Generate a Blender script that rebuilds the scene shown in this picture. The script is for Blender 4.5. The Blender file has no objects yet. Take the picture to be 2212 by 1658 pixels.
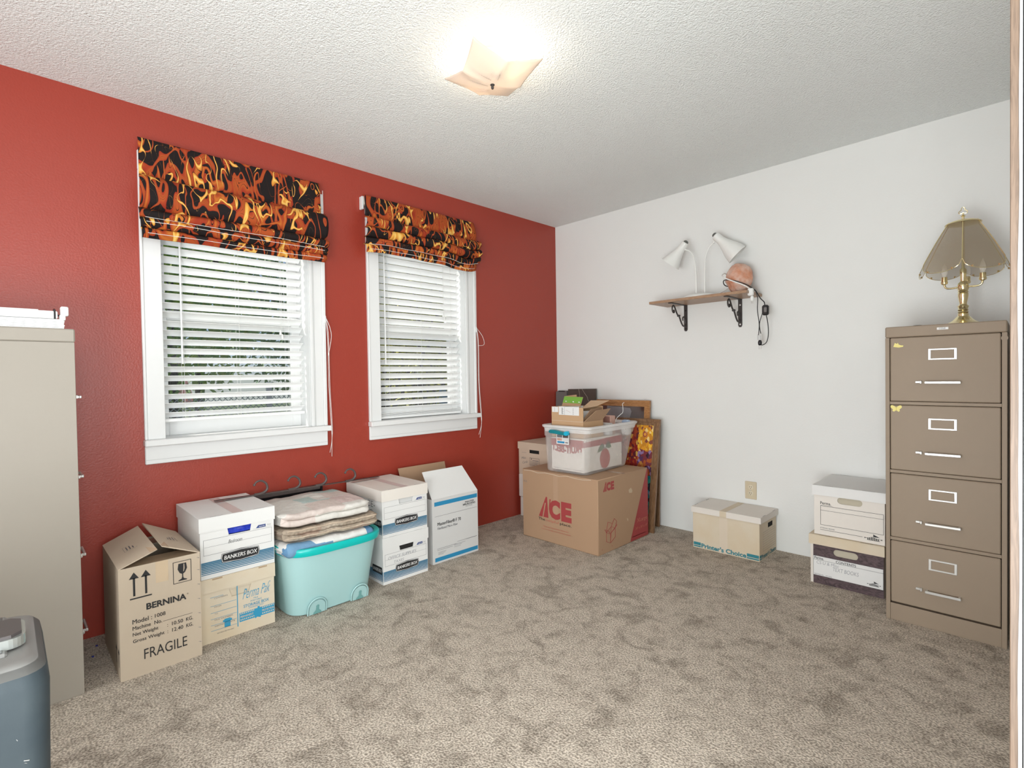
import bpy, bmesh, math, random
from mathutils import Vector, Matrix, noise
from mathutils.geometry import tessellate_polygon
random.seed(7)
S = bpy.context.scene
COL = S.collection
PI = math.pi
def V(*a): return Vector(a)

# ------------------------------------------------------------ camera, world, lights, exposure
def set_camera():
    yaw, pitch, roll, f = 2.3608, -0.0166, 0.0154, 1110.41
    fw = V(math.cos(pitch)*math.cos(yaw), math.cos(pitch)*math.sin(yaw), math.sin(pitch))
    r = V(math.sin(yaw), -math.cos(yaw), 0); d = fw.cross(r)
    c, s = math.cos(roll), math.sin(roll)
    r2 = c*r + s*d; d2 = -s*r + c*d
    cam = bpy.data.cameras.new('camera'); o = bpy.data.objects.new('camera', cam); COL.objects.link(o)
    m = Matrix((r2, -d2, -fw)).transposed().to_4x4(); m.translation = V(2.9559, -3.4956, 1.1417)
    o.matrix_world = m
    cam.sensor_width = 36; cam.lens = f/2212*36; cam.clip_start = .02; cam.clip_end = 200
    S.camera = o
set_camera()
S.view_settings.view_transform = 'Standard'; S.view_settings.look = 'None'
S.view_settings.gamma = 1; S.view_settings.use_curve_mapping = False
S.view_settings.exposure = 0.17
W = bpy.data.worlds.new('sky'); S.world = W; W.use_nodes = True
wn = W.node_tree.nodes; wl = W.node_tree.links; wn.clear()
_o = wn.new('ShaderNodeOutputWorld'); _b = wn.new('ShaderNodeBackground'); _s = wn.new('ShaderNodeTexSky')
_s.sky_type = 'HOSEK_WILKIE'; _s.sun_direction = (-.5, -.35, .65); _s.turbidity = 3.5; _s.ground_albedo = .4
wl.new(_s.outputs[0], _b.inputs[0]); wl.new(_b.outputs[0], _o.inputs[0]); _b.inputs[1].default_value = 2.2
def light(name, typ, loc, target, energy, color=(1,1,1), size=1, size_y=None, spread=None):
    l = bpy.data.lights.new(name, typ); o = bpy.data.objects.new(name, l); COL.objects.link(o)
    o.location = loc
    if target is not None: o.rotation_euler = (Vector(target)-Vector(loc)).to_track_quat('-Z', 'Y').to_euler()
    l.energy = energy; l.color = color
    if typ == 'AREA':
        l.size = size
        if size_y: l.shape = 'RECTANGLE'; l.size_y = size_y
        if spread: l.spread = spread
    elif typ == 'SUN': l.angle = size
    else: l.shadow_soft_size = size
    return o
light('sun', 'SUN', (-7, -7, 9), (0, -2, 0), 4.0, (1, .95, .86), .01)
light('hall_fill', 'AREA', (3.95, -3.3, 1.35), (0, -1.3, 1.2), 44, (.95, .99, 1), 1.2, 1.4)  # added fill from the hall, unseen, brightens the red wall through the doorway
light('bounce_fill', 'AREA', (2.75, -4.15, .7), (2.3, -1.1, 2.44), 62, (.94, .985, 1), 1.0, 1.0)  # added upward fill behind the camera, unseen, lifts the ceiling
light('rear_fill', 'AREA', (1.75, -6.45, 1.25), (1.9, -1.0, 1.6), 50, (.945, .985, 1), 2.2, 2.2)  # added fill panel at the unseen rear of the room, no window there

# ------------------------------------------------------------ materials
MATS = {}
def mat(name, color=(.8,.8,.8), rough=.6, metal=0, var=0, vscale=6, bump=0, bscale=60, bdist=.002, trans=0, alpha=1, spec=.5, emit=None, estr=0, color2=None, coat=0, stretch=None, btype='noise'):
    if name in MATS: return MATS[name]
    m = bpy.data.materials.new(name); m.use_nodes = True; MATS[name] = m
    nt = m.node_tree; n = nt.nodes; L = nt.links; p = n['Principled BSDF']
    p.inputs['Base Color'].default_value = (*color, 1); p.inputs['Roughness'].default_value = rough
    p.inputs['Metallic'].default_value = metal; p.inputs['Specular IOR Level'].default_value = spec
    if trans: p.inputs['Transmission Weight'].default_value = trans
    if coat: p.inputs['Coat Weight'].default_value = coat
    if alpha < 1: p.inputs['Alpha'].default_value = alpha
    if emit: p.inputs['Emission Color'].default_value = (*emit, 1); p.inputs['Emission Strength'].default_value = estr
    tc = n.new('ShaderNodeTexCoord'); src = tc.outputs['Object']
    if stretch:
        mp = n.new('ShaderNodeMapping'); mp.inputs['Scale'].default_value = stretch
        L.new(src, mp.inputs[0]); src = mp.outputs[0]
    t = n.new('ShaderNodeTexNoise'); t.inputs['Scale'].default_value = vscale; t.inputs['Detail'].default_value = 4
    L.new(src, t.inputs['Vector'])
    c2 = color2 or tuple(c*(1-.5) for c in color)
    mx = n.new('ShaderNodeMix'); mx.data_type = 'RGBA'
    mx.inputs[6].default_value = (*color, 1); mx.inputs[7].default_value = (*c2, 1)
    mr = n.new('ShaderNodeMapRange'); mr.inputs[1].default_value = .35; mr.inputs[2].default_value = .7
    mr.inputs[3].default_value = 0; mr.inputs[4].default_value = max(var, .02)
    L.new(t.outputs[0], mr.inputs[0]); L.new(mr.outputs[0], mx.inputs[0]); L.new(mx.outputs[2], p.inputs['Base Color'])
    if bump:
        if btype == 'voronoi': b = n.new('ShaderNodeTexVoronoi'); b.feature = 'SMOOTH_F1'
        else: b = n.new('ShaderNodeTexNoise'); b.inputs['Detail'].default_value = 3
        b.inputs['Scale'].default_value = bscale; L.new(src, b.inputs['Vector'])
        bp = n.new('ShaderNodeBump'); bp.inputs['Strength'].default_value = bump; bp.inputs['Distance'].default_value = bdist
        L.new(b.outputs[0], bp.inputs['Height']); L.new(bp.outputs[0], p.inputs['Normal'])
    return m

def carpet_mat():
    m = mat('carpet_pile', (.36,.32,.28), .95, var=0, spec=.1); nt = m.node_tree; n = nt.nodes; L = nt.links; p = n['Principled BSDF']
    tc = n.new('ShaderNodeTexCoord')
    a = n.new('ShaderNodeTexNoise'); a.inputs['Scale'].default_value = 7.5; a.inputs['Detail'].default_value = 5; a.inputs['Roughness'].default_value = .62; a.inputs['Distortion'].default_value = .9
    b = n.new('ShaderNodeTexNoise'); b.inputs['Scale'].default_value = 150; b.inputs['Detail'].default_value = 3
    c = n.new('ShaderNodeTexNoise'); c.inputs['Scale'].default_value = 17; c.inputs['Detail'].default_value = 4
    for t in (a, b, c): L.new(tc.outputs['Object'], t.inputs['Vector'])
    r = n.new('ShaderNodeValToRGB'); L.new(a.outputs[0], r.inputs[0])
    r.color_ramp.elements[0].position = .34; r.color_ramp.elements[0].color = (.40,.345,.285,1)
    r.color_ramp.elements[1].position = .50; r.color_ramp.elements[1].color = (.60,.525,.44,1)
    r2 = n.new('ShaderNodeValToRGB'); L.new(b.outputs[0], r2.inputs[0])
    r2.color_ramp.elements[0].position = .38; r2.color_ramp.elements[0].color = (.55,.54,.53,1)
    r2.color_ramp.elements[1].position = .62; r2.color_ramp.elements[1].color = (1.2,1.2,1.2,1)
    r3 = n.new('ShaderNodeValToRGB'); L.new(c.outputs[0], r3.inputs[0])
    r3.color_ramp.elements[0].position = .3; r3.color_ramp.elements[0].color = (.78,.77,.76,1)
    r3.color_ramp.elements[1].position = .55; r3.color_ramp.elements[1].color = (1,1,1,1)
    m1 = n.new('ShaderNodeMix'); m1.data_type = 'RGBA'; m1.blend_type = 'MULTIPLY'; m1.inputs[0].default_value = 1
    m2 = n.new('ShaderNodeMix'); m2.data_type = 'RGBA'; m2.blend_type = 'MULTIPLY'; m2.inputs[0].default_value = 1
    L.new(r.outputs[0], m1.inputs[6]); L.new(r2.outputs[0], m1.inputs[7]); L.new(m1.outputs[2], m2.inputs[6]); L.new(r3.outputs[0], m2.inputs[7])
    L.new(m2.outputs[2], p.inputs['Base Color'])
    bp = n.new('ShaderNodeBump'); bp.inputs['Strength'].default_value = .9; bp.inputs['Distance'].default_value = .008
    L.new(b.outputs[0], bp.inputs['Height']); L.new(bp.outputs[0], p.inputs['Normal'])
    return m

def flame_mat():
    m = bpy.data.materials.new('flame_print_fabric'); m.use_nodes = True; nt = m.node_tree; n = nt.nodes; L = nt.links; p = n['Principled BSDF']
    p.inputs['Roughness'].default_value = .75; p.inputs['Specular IOR Level'].default_value = .2
    uv = n.new('ShaderNodeUVMap')
    def M_(op, a, b_=None, c=None):
        q = n.new('ShaderNodeMath'); q.operation = op
        for k, v in enumerate((a, b_, c)):
            if v is None: continue
            if isinstance(v, (int, float)): q.inputs[k].default_value = v
            else: L.new(v, q.inputs[k])
        return q.outputs[0]
    def nz(loc, scale, det, dist):
        mp = n.new('ShaderNodeMapping'); mp.inputs['Location'].default_value = loc; mp.inputs['Scale'].default_value = scale
        L.new(uv.outputs[0], mp.inputs[0]); t = n.new('ShaderNodeTexNoise'); t.inputs['Scale'].default_value = 1; t.inputs['Detail'].default_value = det; t.inputs['Distortion'].default_value = dist
        L.new(mp.outputs[0], t.inputs['Vector']); return t.outputs[0]
    def curls(loc, sc, dist, wmin, wmax):
        """ribbons of changing width that taper away like tongues of flame; returns 0 outside, rising to 1 in the middle"""
        d = M_('ABSOLUTE', M_('SUBTRACT', nz(loc, sc, .3, dist), .5))
        w = nz((loc[0]+5, loc[1]+9, 0), (sc[0]*.9, sc[1]*1.1, 1), 0, .6)
        mr = n.new('ShaderNodeMapRange'); mr.inputs[1].default_value = .40; mr.inputs[2].default_value = .66; mr.inputs[3].default_value = wmin; mr.inputs[4].default_value = wmax; L.new(w, mr.inputs[0])
        return M_('SUBTRACT', 1, M_('DIVIDE', d, M_('MAXIMUM', mr.outputs[0], .0008)))
    def ramp(src, els):
        r = n.new('ShaderNodeValToRGB'); cr = r.color_ramp
        while len(cr.elements) < len(els): cr.elements.new(.5)
        for e, (q, c) in zip(cr.elements, els): e.position = q; e.color = c
        L.new(src, r.inputs[0]); return r.outputs[0]
    K = (.013,.009,.009,1)
    col = ramp(curls((0,0,0), (11,4.6,1), 1.5, .03, .15), [(0,K),(.03,K),(.04,(.30,.030,.014,1)),(.45,(.37,.055,.016,1)),(.74,(.44,.095,.02,1)),(.76,K),(.79,K),(.80,(.40,.075,.018,1))])
    def over(base, msk, els):
        top = ramp(msk, els); f = M_('GREATER_THAN', msk, .0)
        m2 = n.new('ShaderNodeMix'); m2.data_type = 'RGBA'; L.new(f, m2.inputs[0]); L.new(base, m2.inputs[6]); L.new(top, m2.inputs[7]); return m2.outputs[2]
    col = over(col, curls((7.3,2.1,0), (9.5,4.2,1), 1.8, -.02, .080), [(0,K),(.10,K),(.12,(.30,.032,.014,1)),(.55,(.42,.08,.018,1)),(1,(.50,.15,.025,1))])
    col = over(col, curls((3.1,8.7,0), (12,5.2,1), 1.8, -.035, .075), [(0,K),(.12,K),(.15,(.50,.14,.025,1)),(.55,(.70,.33,.05,1)),(1,(.82,.56,.17,1))])
    L.new(col, p.inputs['Base Color'])
    return m

def wood_mat(name, c1, c2, scale=(1,12,12), rough=.4, sc=6, dist=3):
    m = bpy.data.materials.new(name); m.use_nodes = True; nt = m.node_tree; n = nt.nodes; L = nt.links; p = n['Principled BSDF']
    p.inputs['Roughness'].default_value = rough
    tc = n.new('ShaderNodeTexCoord'); mp = n.new('ShaderNodeMapping'); mp.inputs['Scale'].default_value = scale
    nz = n.new('ShaderNodeTexNoise'); nz.inputs['Scale'].default_value = sc; nz.inputs['Detail'].default_value = 5; nz.inputs['Distortion'].default_value = dist
    r = n.new('ShaderNodeValToRGB'); r.color_ramp.elements[0].color = (*c1,1); r.color_ramp.elements[1].color = (*c2,1)
    r.color_ramp.elements[0].position = .38; r.color_ramp.elements[1].position = .62
    L.new(tc.outputs['Object'], mp.inputs[0]); L.new(mp.outputs[0], nz.inputs['Vector']); L.new(nz.outputs[0], r.inputs[0]); L.new(r.outputs[0], p.inputs['Base Color'])
    return m

def painting_mat():
    # generic bright abstract picture: an orange-yellow upper half, plum lower half, teal foot, red-brown side
    m = bpy.data.materials.new('mottled_paint'); m.use_nodes = True; nt = m.node_tree; n = nt.nodes; L = nt.links; p = n['Principled BSDF']
    p.inputs['Roughness'].default_value = .25
    tc = n.new('ShaderNodeTexCoord')
    vo = n.new('ShaderNodeTexVoronoi'); vo.inputs['Scale'].default_value = 55
    mpv = n.new('ShaderNodeMapping'); mpv.inputs['Scale'].default_value = (1,1,.7); L.new(tc.outputs['Object'], mpv.inputs[0]); L.new(mpv.outputs[0], vo.inputs['Vector'])
    sep = n.new('ShaderNodeSeparateColor'); L.new(vo.outputs['Color'], sep.inputs[0])
    sx = n.new('ShaderNodeSeparateXYZ'); L.new(tc.outputs['Object'], sx.inputs[0])
    def ramp(els, src):
        r = n.new('ShaderNodeValToRGB'); cr = r.color_ramp; cr.interpolation = 'CONSTANT'
        while len(cr.elements) < len(els): cr.elements.new(.5)
        for e, (q, c) in zip(cr.elements, els): e.position = q; e.color = (*c, 1)
        L.new(src, r.inputs[0]); return r
    up = ramp([(0,(.75,.33,.03)),(.35,(.85,.5,.05)),(.6,(.6,.25,.03)),(.78,(.9,.65,.25)),(.9,(.25,.08,.06))], sep.outputs[0])
    mid = ramp([(0,(.2,.04,.05)),(.3,(.4,.1,.03)),(.5,(.1,.04,.1)),(.65,(.5,.22,.05)),(.8,(.28,.18,.35)),(.92,(.05,.02,.03))], sep.outputs[0])
    low = ramp([(0,(.02,.2,.22)),(.35,(.03,.3,.25)),(.55,(.02,.03,.05)),(.75,(.05,.35,.45)),(.9,(.3,.25,.4))], sep.outputs[0])
    side = ramp([(0,(.25,.02,.02)),(.4,(.38,.06,.02)),(.7,(.12,.02,.03)),(.9,(.6,.35,.08))], sep.outputs[0])
    def mask(src, lo, w):
        a = n.new('ShaderNodeMath'); a.operation = 'MULTIPLY_ADD'; L.new(sep.outputs[1], a.inputs[0]); a.inputs[1].default_value = w; L.new(src, a.inputs[2])
        g = n.new('ShaderNodeMath'); g.operation = 'GREATER_THAN'; L.new(a.outputs[0], g.inputs[0]); g.inputs[1].default_value = lo; return g
    def mix(f, a, b):
        x = n.new('ShaderNodeMix'); x.data_type = 'RGBA'; L.new(f.outputs[0], x.inputs[0]); L.new(a.outputs[2 if a.type == 'MIX' else 0], x.inputs[6]); L.new(b.outputs[0], x.inputs[7]); return x
    c = mix(mask(sx.outputs[2], .40, .04), low, mid)
    c = mix(mask(sx.outputs[2], .585, .02), c, up)
    neg = n.new('ShaderNodeMath'); neg.operation = 'MULTIPLY'; neg.inputs[1].default_value = -1; L.new(sx.outputs[0], neg.inputs[0])
    c = mix(mask(neg.outputs[0], .165, .008), c, side)
    L.new(c.outputs[2], p.inputs['Base Color'])
    return m

def thin_plastic(name, color, opac, rough=.35):
    m = bpy.data.materials.new(name); m.use_nodes = True; nt = m.node_tree; n = nt.nodes; L = nt.links; p = n['Principled BSDF']
    p.inputs['Base Color'].default_value = (*color,1); p.inputs['Roughness'].default_value = rough
    t = n.new('ShaderNodeBsdfTransparent'); mx = n.new('ShaderNodeMixShader'); mx.inputs[0].default_value = opac
    tc = n.new('ShaderNodeTexCoord'); nz = n.new('ShaderNodeTexNoise'); nz.inputs['Scale'].default_value = 9; L.new(tc.outputs['Object'], nz.inputs['Vector'])
    mr = n.new('ShaderNodeMapRange'); mr.inputs[3].default_value = opac-.05; mr.inputs[4].default_value = opac+.05; L.new(nz.outputs[0], mr.inputs[0]); L.new(mr.outputs[0], mx.inputs[0])
    L.new(t.outputs[0], mx.inputs[1]); L.new(p.outputs[0], mx.inputs[2]); L.new(mx.outputs[0], n['Material Output'].inputs[0])
    return m

M_red = mat('red_wall_paint', (.345,.045,.027), .36, var=.05, vscale=1.5, bump=.30, bscale=125, bdist=.003, spec=.5)
M_wall = mat('white_wall_paint', (.79,.795,.775), .7, bump=.25, bscale=90, bdist=.002)
M_ceil = mat('popcorn_ceiling', (.84,.865,.85), .9, bump=.75, bscale=140, bdist=.012)
M_carpet = carpet_mat()
M_trim = mat('white_trim_paint', (.80,.805,.80), .35)
M_trimline = mat('trim_gap', (.45,.45,.44), .6)
M_slat = mat('white_slat', (.93,.935,.93), .35)
M_glass = thin_plastic('window_pane_glass', (.5,.55,.55), .05, .02)
M_flame = flame_mat()
M_lining = mat('cream_lining', (.75,.70,.62), .8)
M_cord = mat('white_cord', (.85,.85,.83), .6)
M_card = mat('tan_cardboard', (.54,.445,.34), .8, var=.12, vscale=5, color2=(.48,.37,.26))
M_cardin = mat('cardboard_inside', (.42,.30,.19), .9)
M_kraft = mat('brown_kraft', (.415,.262,.160), .8, var=.15, vscale=4, color2=(.36,.22,.13))
M_kraft2 = mat('light_kraft', (.52,.33,.185), .8, var=.15, vscale=8, color2=(.45,.27,.14))
M_beige = mat('pale_beige_cardboard', (.62,.50,.385), .8, var=.12, vscale=3, color2=(.55,.42,.3))
M_cream = mat('cream_cardboard', (.68,.59,.46), .8, var=.4, vscale=7, color2=(.62,.47,.28))
M_white = mat('white_cardboard', (.76,.755,.74), .6, var=.05, vscale=3)
M_white2 = mat('aged_white_cardboard', (.77,.72,.66), .6, var=.1, vscale=3)
M_grey = mat('grey_white_cardboard', (.66,.66,.65), .6)
M_tape = mat('packing_tape', (.62,.48,.33), .25, var=.1)
M_tapeclear = mat('clear_tape', (.47,.31,.205), .15)
M_tapepink = mat('pinkish_tape', (.70,.64,.62), .25)
M_black = mat('black_ink', (.015,.015,.016), .6)
M_ink2 = mat('grey_ink', (.16,.16,.17), .6)
M_pen = mat('pencil', (.28,.28,.3), .6)
M_blue = mat('blue_ink', (.045,.17,.28), .6)
M_blue2 = mat('cyan_ink', (.03,.30,.50), .6)
M_navy = mat('navy_ink', (.03,.06,.22), .6)
M_pblue = mat('bright_blue_ink', (.02,.25,.47), .6)
M_teal = mat('teal_ink', (.03,.22,.27), .6)
M_acered = mat('red_ink', (.36,.05,.05), .6)
M_acelite = mat('salmon_lettering', (.50,.16,.11), .6)
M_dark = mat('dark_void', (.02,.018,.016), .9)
M_bluebag = mat('blue_plastic_bag', (.01,.03,.4), .25, var=.5, vscale=60, color2=(.05,.1,.7))
M_binaqua = mat('aqua_plastic', (.38,.60,.60), .35, var=.04)
M_rim = mat('turquoise_plastic', (.0,.46,.43), .3)
M_aqslot = mat('aqua_recess', (.16,.36,.35), .5)
M_iron = mat('brown_grey_iron', (.12,.095,.09), .45, metal=.3, var=.3, vscale=60)
M_blackp = mat('black_plastic', (.012,.012,.014), .35)
M_bracket = mat('dark_bracket_iron', (.06,.052,.05), .45, metal=.4)
M_greige = mat('grey_bronze_steel', (.19,.165,.15), .4, metal=.4)
M_cab = mat('taupe_enamel', (.285,.22,.16), .5, var=.03, spec=.25)
M_cabl = mat('light_taupe_enamel', (.33,.295,.25), .42, var=.03, spec=.3)
M_chrome = mat('satin_metal', (.65,.64,.62), .3, metal=.6)
M_gap = mat('drawer_gap', (.05,.04,.03), .9)
M_yel = mat('yellow_sticker', (.75,.65,.22), .6)
M_brass = mat('polished_brass', (.86,.75,.45), .2, metal=1, var=.03)
M_smoke = thin_plastic('smoked_bronze_glass', (.30,.23,.14), .52, .08)
M_bulb = thin_plastic('clear_bulb', (.9,.85,.75), .3, .05)
M_rock = mat('salt_rock', (.56,.22,.115), .5, var=1, vscale=14, color2=(.72,.55,.47), bump=.7, bscale=25, bdist=.01)
M_lampw = mat('white_enamel', (.80,.80,.77), .3)
M_walnut = wood_mat('shelf_laminate', (.30,.17,.10), (.42,.27,.17), (2,20,20))
M_oak = wood_mat('oak_frame', (.30,.13,.04), (.46,.23,.09), (2,2,14))
M_brownf = wood_mat('brown_frame', (.17,.085,.04), (.27,.15,.075), (8,8,1))
M_ply = wood_mat('dark_woodgrain_print', (.045,.025,.03), (.11,.07,.075), (5,3,14), .6, 3, 4)
M_door = wood_mat('worn_wood', (.12,.08,.055), (.17,.115,.08), (20,20,1.2), .5)
M_ivory = mat('ivory_plastic', (.62,.53,.38), .35)
M_ivory2 = mat('ivory_socket', (.68,.60,.45), .35)
M_tub = thin_plastic('clear_plastic', (.86,.83,.81), .30, .3)
M_tubrim = thin_plastic('clear_plastic_rim', (.88,.87,.86), .72, .3)
M_green = mat('green_print', (.22,.50,.07), .6)
M_marble = mat('dark_stone_print', (.085,.07,.058), .4, var=.2)
M_vein = mat('pale_vein', (.38,.33,.27), .5)
M_gfolder = mat('grey_folder', (.16,.15,.145), .5)
M_pic = painting_mat()
M_dglass = mat('dark_glass', (.06,.028,.022), .08, spec=.8)
M_silver = mat('hammered_foil', (.22,.21,.22), .25, bump=.6, bscale=70, bdist=.004)
M_case = mat('blue_grey_plastic', (.028,.042,.052), .6, var=.5, vscale=12, color2=(.05,.066,.074), bump=.15, bscale=150, bdist=.001)
M_casetop = mat('worn_grey_plastic', (.23,.225,.215), .5, var=.3, vscale=20, color2=(.22,.22,.21))
M_scratch = mat('scratch_marks', (.34,.34,.33), .6)
M_caselab = mat('dark_label', (.10,.10,.10), .35, var=.5, vscale=40)
M_lred = mat('red_label', (.5,.12,.09), .5)
M_handle = mat('handle_grip', (.07,.06,.06), .4)
M_pewter = mat('handle_edge', (.42,.44,.42), .25, metal=.6)
M_pink = mat('pinkish_box', (.58,.36,.29), .7, var=.5, vscale=40, color2=(.4,.22,.17))
M_leaf1 = mat('leaf_green', (.10,.34,.03), .6, var=.9, vscale=4, color2=(.50,.55,.06))
M_leaf2 = mat('leaf_dark', (.04,.17,.05), .6, var=.9, vscale=5, color2=(.25,.42,.10))
M_leaf3 = mat('leaf_yellow', (.6,.55,.06), .6, var=.7, vscale=5, color2=(.12,.2,.04))
M_bark = mat('bark', (.06,.04,.03), .9)
M_grass = mat('grass', (.08,.16,.05), .9, var=.8, vscale=3, color2=(.16,.14,.08))
M_roof = mat('red_roof', (.42,.17,.15), .8, var=.3, vscale=20)
M_siding = mat('brown_siding', (.09,.055,.035), .8, var=.4, vscale=8)
M_siding2 = mat('blue_grey_siding', (.25,.33,.42), .8)
M_wire = mat('galvanised_wire', (.42,.47,.5), .5, metal=.4)
M_hot = mat('lit_bulb', (1,.9,.7), .5, emit=(1,.86,.62), estr=38)

def shade_glass_mat():
    m = bpy.data.materials.new('frosted_peach_glass'); m.use_nodes = True; nt = m.node_tree; n = nt.nodes; L = nt.links; p = n['Principled BSDF']
    p.inputs['Base Color'].default_value = (.86,.73,.61,1); p.inputs['Roughness'].default_value = .35
    t = n.new('ShaderNodeBsdfTranslucent'); t.inputs[0].default_value = (.95,.88,.79,1)
    tc = n.new('ShaderNodeTexCoord'); nz = n.new('ShaderNodeTexNoise'); nz.inputs['Scale'].default_value = 7; L.new(tc.outputs['Object'], nz.inputs['Vector'])
    mr = n.new('ShaderNodeMapRange'); mr.inputs[3].default_value = .14; mr.inputs[4].default_value = .22; L.new(nz.outputs[0], mr.inputs[0])
    mx = n.new('ShaderNodeMixShader'); L.new(mr.outputs[0], mx.inputs[0])
    L.new(p.outputs[0], mx.inputs[1]); L.new(t.outputs[0], mx.inputs[2]); L.new(mx.outputs[0], n['Material Output'].inputs[0])
    return m
M_shadeglass = shade_glass_mat()

# ------------------------------------------------------------ mesh building helpers
class Frame:
    def __init__(s, o, u, v): s.o = Vector(o); s.u = Vector(u).normalized(); s.v = Vector(v).normalized(); s.n = s.u.cross(s.v)
    def p(s, a, b, d=0): return s.o + a*s.u + b*s.v + d*s.n
TXT = {}
def text_mesh(t, bold):
    k = (t, bold)
    if k not in TXT:
        c = bpy.data.curves.new('t', 'FONT'); c.body = t; c.size = 1; c.offset = bold; c.resolution_u = 3
        o = bpy.data.objects.new('t', c); COL.objects.link(o)
        dg = bpy.context.evaluated_depsgraph_get(); me = bpy.data.meshes.new_from_object(o.evaluated_get(dg))
        vs = [(v.co.x, v.co.y) for v in me.vertices]; fs = [tuple(p.vertices) for p in me.polygons]
        bpy.data.objects.remove(o); bpy.data.curves.remove(c); bpy.data.meshes.remove(me)
        x0 = min(v[0] for v in vs); x1 = max(v[0] for v in vs); y0 = min(v[1] for v in vs); y1 = max(v[1] for v in vs)
        TXT[k] = ([((x-x0)/(x1-x0), (y-y0)/(y1-y0)) for x, y in vs], fs)
    return TXT[k]
class MB:
    def __init__(s): s.v = []; s.f = []; s.m = []; s.sm = []; s.mats = []; s.uv = []
    def add(s, vs, fs, m, smooth=False, uvs=None):
        if m not in s.mats: s.mats.append(m)
        k = s.mats.index(m); b = len(s.v); s.v += [Vector(v) for v in vs]
        s.uv += uvs if uvs else [(0,0)]*len(vs)
        for f in fs: s.f.append([b+i for i in f]); s.m.append(k); s.sm.append(smooth)
        return s
    def box(s, x0, x1, y0, y1, z0, z1, m, c=0, M=None):
        cx, cy, cz = (x0+x1)/2, (y0+y1)/2, (z0+z1)/2; h = ((x1-x0)/2, (y1-y0)/2, (z1-z0)/2); o = (cx, cy, cz)
        if c <= 0:
            vs = [V(x, y, z) for x in (x0,x1) for y in (y0,y1) for z in (z0,z1)]
            fs = [(0,1,3,2),(4,6,7,5),(0,4,5,1),(2,3,7,6),(0,2,6,4),(1,5,7,3)]
        else:
            c = min(c, min(h)*.95); vs = []; idx = {}
            for sx in (-1,1):
                for sy in (-1,1):
                    for sz in (-1,1):
                        for a in range(3):
                            sg = (sx,sy,sz); idx[(sg,a)] = len(vs)
                            vs.append(V(*[o[b]+sg[b]*(h[b] if b == a else h[b]-c) for b in range(3)]))
            fs = []
            for a in range(3):
                b, d = (a+1)%3, (a+2)%3
                def sg(A, B, D):
                    q = [0,0,0]; q[a] = A; q[b] = B; q[d] = D; return tuple(q)
                for t in (-1,1):
                    r = [idx[(sg(t,-1,-1),a)], idx[(sg(t,1,-1),a)], idx[(sg(t,1,1),a)], idx[(sg(t,-1,1),a)]]
                    fs.append(r if t > 0 else r[::-1])
                    for t2 in (-1,1):
                        fs.append([idx[(sg(t,t2,-1),a)], idx[(sg(t,t2,1),a)], idx[(sg(t,t2,1),b)], idx[(sg(t,t2,-1),b)]])
            for sx in (-1,1):
                for sy in (-1,1):
                    for sz in (-1,1): fs.append([idx[((sx,sy,sz),a)] for a in range(3)])
        if M: vs = [M @ v for v in vs]
        return s.add(vs, fs, m)
    def tube(s, pts, r, m, n=8, closed=False):
        pts = [Vector(p) for p in pts]; N = len(pts); rs = r if isinstance(r, (list,tuple)) else [r]*N
        vs = []; ref = None
        for i, p in enumerate(pts):
            a = pts[(i-1)%N] if (closed or i > 0) else pts[i]; b = pts[(i+1)%N] if (closed or i < N-1) else pts[i]
            t = (b-a).normalized()
            if ref is None: ref = t.orthogonal().normalized()
            ref = (ref - t*ref.dot(t))
            ref = ref.normalized() if ref.length > 1e-6 else t.orthogonal().normalized()
            q = t.cross(ref)
            vs += [p + rs[i]*(math.cos(2*PI*k/n)*ref + math.sin(2*PI*k/n)*q) for k in range(n)]
        fs = [[i*n+k, i*n+(k+1)%n, ((i+1)%N)*n+(k+1)%n, ((i+1)%N)*n+k] for i in range(N if closed else N-1) for k in range(n)]
        if not closed: fs += [list(range(n))[::-1], [(N-1)*n+k for k in range(n)]]
        return s.add(vs, fs, m, True)
    def lathe(s, prof, c, m, n=28, M=None, smooth=True):
        c = Vector(c); vs = []
        for r, z in prof: vs += [V(r*math.cos(2*PI*k/n), r*math.sin(2*PI*k/n), z) for k in range(n)]
        if M: vs = [M @ v for v in vs]
        vs = [v + c for v in vs]
        fs = [[i*n+k, i*n+(k+1)%n, (i+1)*n+(k+1)%n, (i+1)*n+k] for i in range(len(prof)-1) for k in range(n)]
        if prof[0][0] > 1e-5: fs.append(list(range(n))[::-1])
        if prof[-1][0] > 1e-5: fs.append([(len(prof)-1)*n+k for k in range(n)])
        return s.add(vs, fs, m, smooth)
    def poly(s, F, pts, m, d=.0008):
        tri = tessellate_polygon([[V(a, b, 0) for a, b in pts]])
        return s.add([F.p(a, b, d) for a, b in pts], [list(t) for t in tri], m)
    def rect(s, F, u0, v0, u1, v1, m, d=.0008):
        return s.add([F.p(u0,v0,d), F.p(u1,v0,d), F.p(u1,v1,d), F.p(u0,v1,d)], [(0,1,2,3)], m)
    def frame(s, F, u0, v0, u1, v1, t, m, d=.0009):
        s.rect(F,u0,v0,u1,v0+t,m,d); s.rect(F,u0,v1-t,u1,v1,m,d); s.rect(F,u0,v0+t,u0+t,v1-t,m,d); s.rect(F,u1-t,v0+t,u1,v1-t,m,d); return s
    def prism(s, F, pts, d0, d1, m, smooth=False):
        n = len(pts); tri = tessellate_polygon([[V(a, b, 0) for a, b in pts]])
        vs = [F.p(a, b, d0) for a, b in pts] + [F.p(a, b, d1) for a, b in pts]
        fs = [[i, (i+1)%n, n+(i+1)%n, n+i] for i in range(n)]
        s.add(vs, fs, m, smooth); b = [list(t) for t in tri]
        return s.add(vs, [t[::-1] for t in b] + [[n+i for i in t] for t in b], m)
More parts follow.
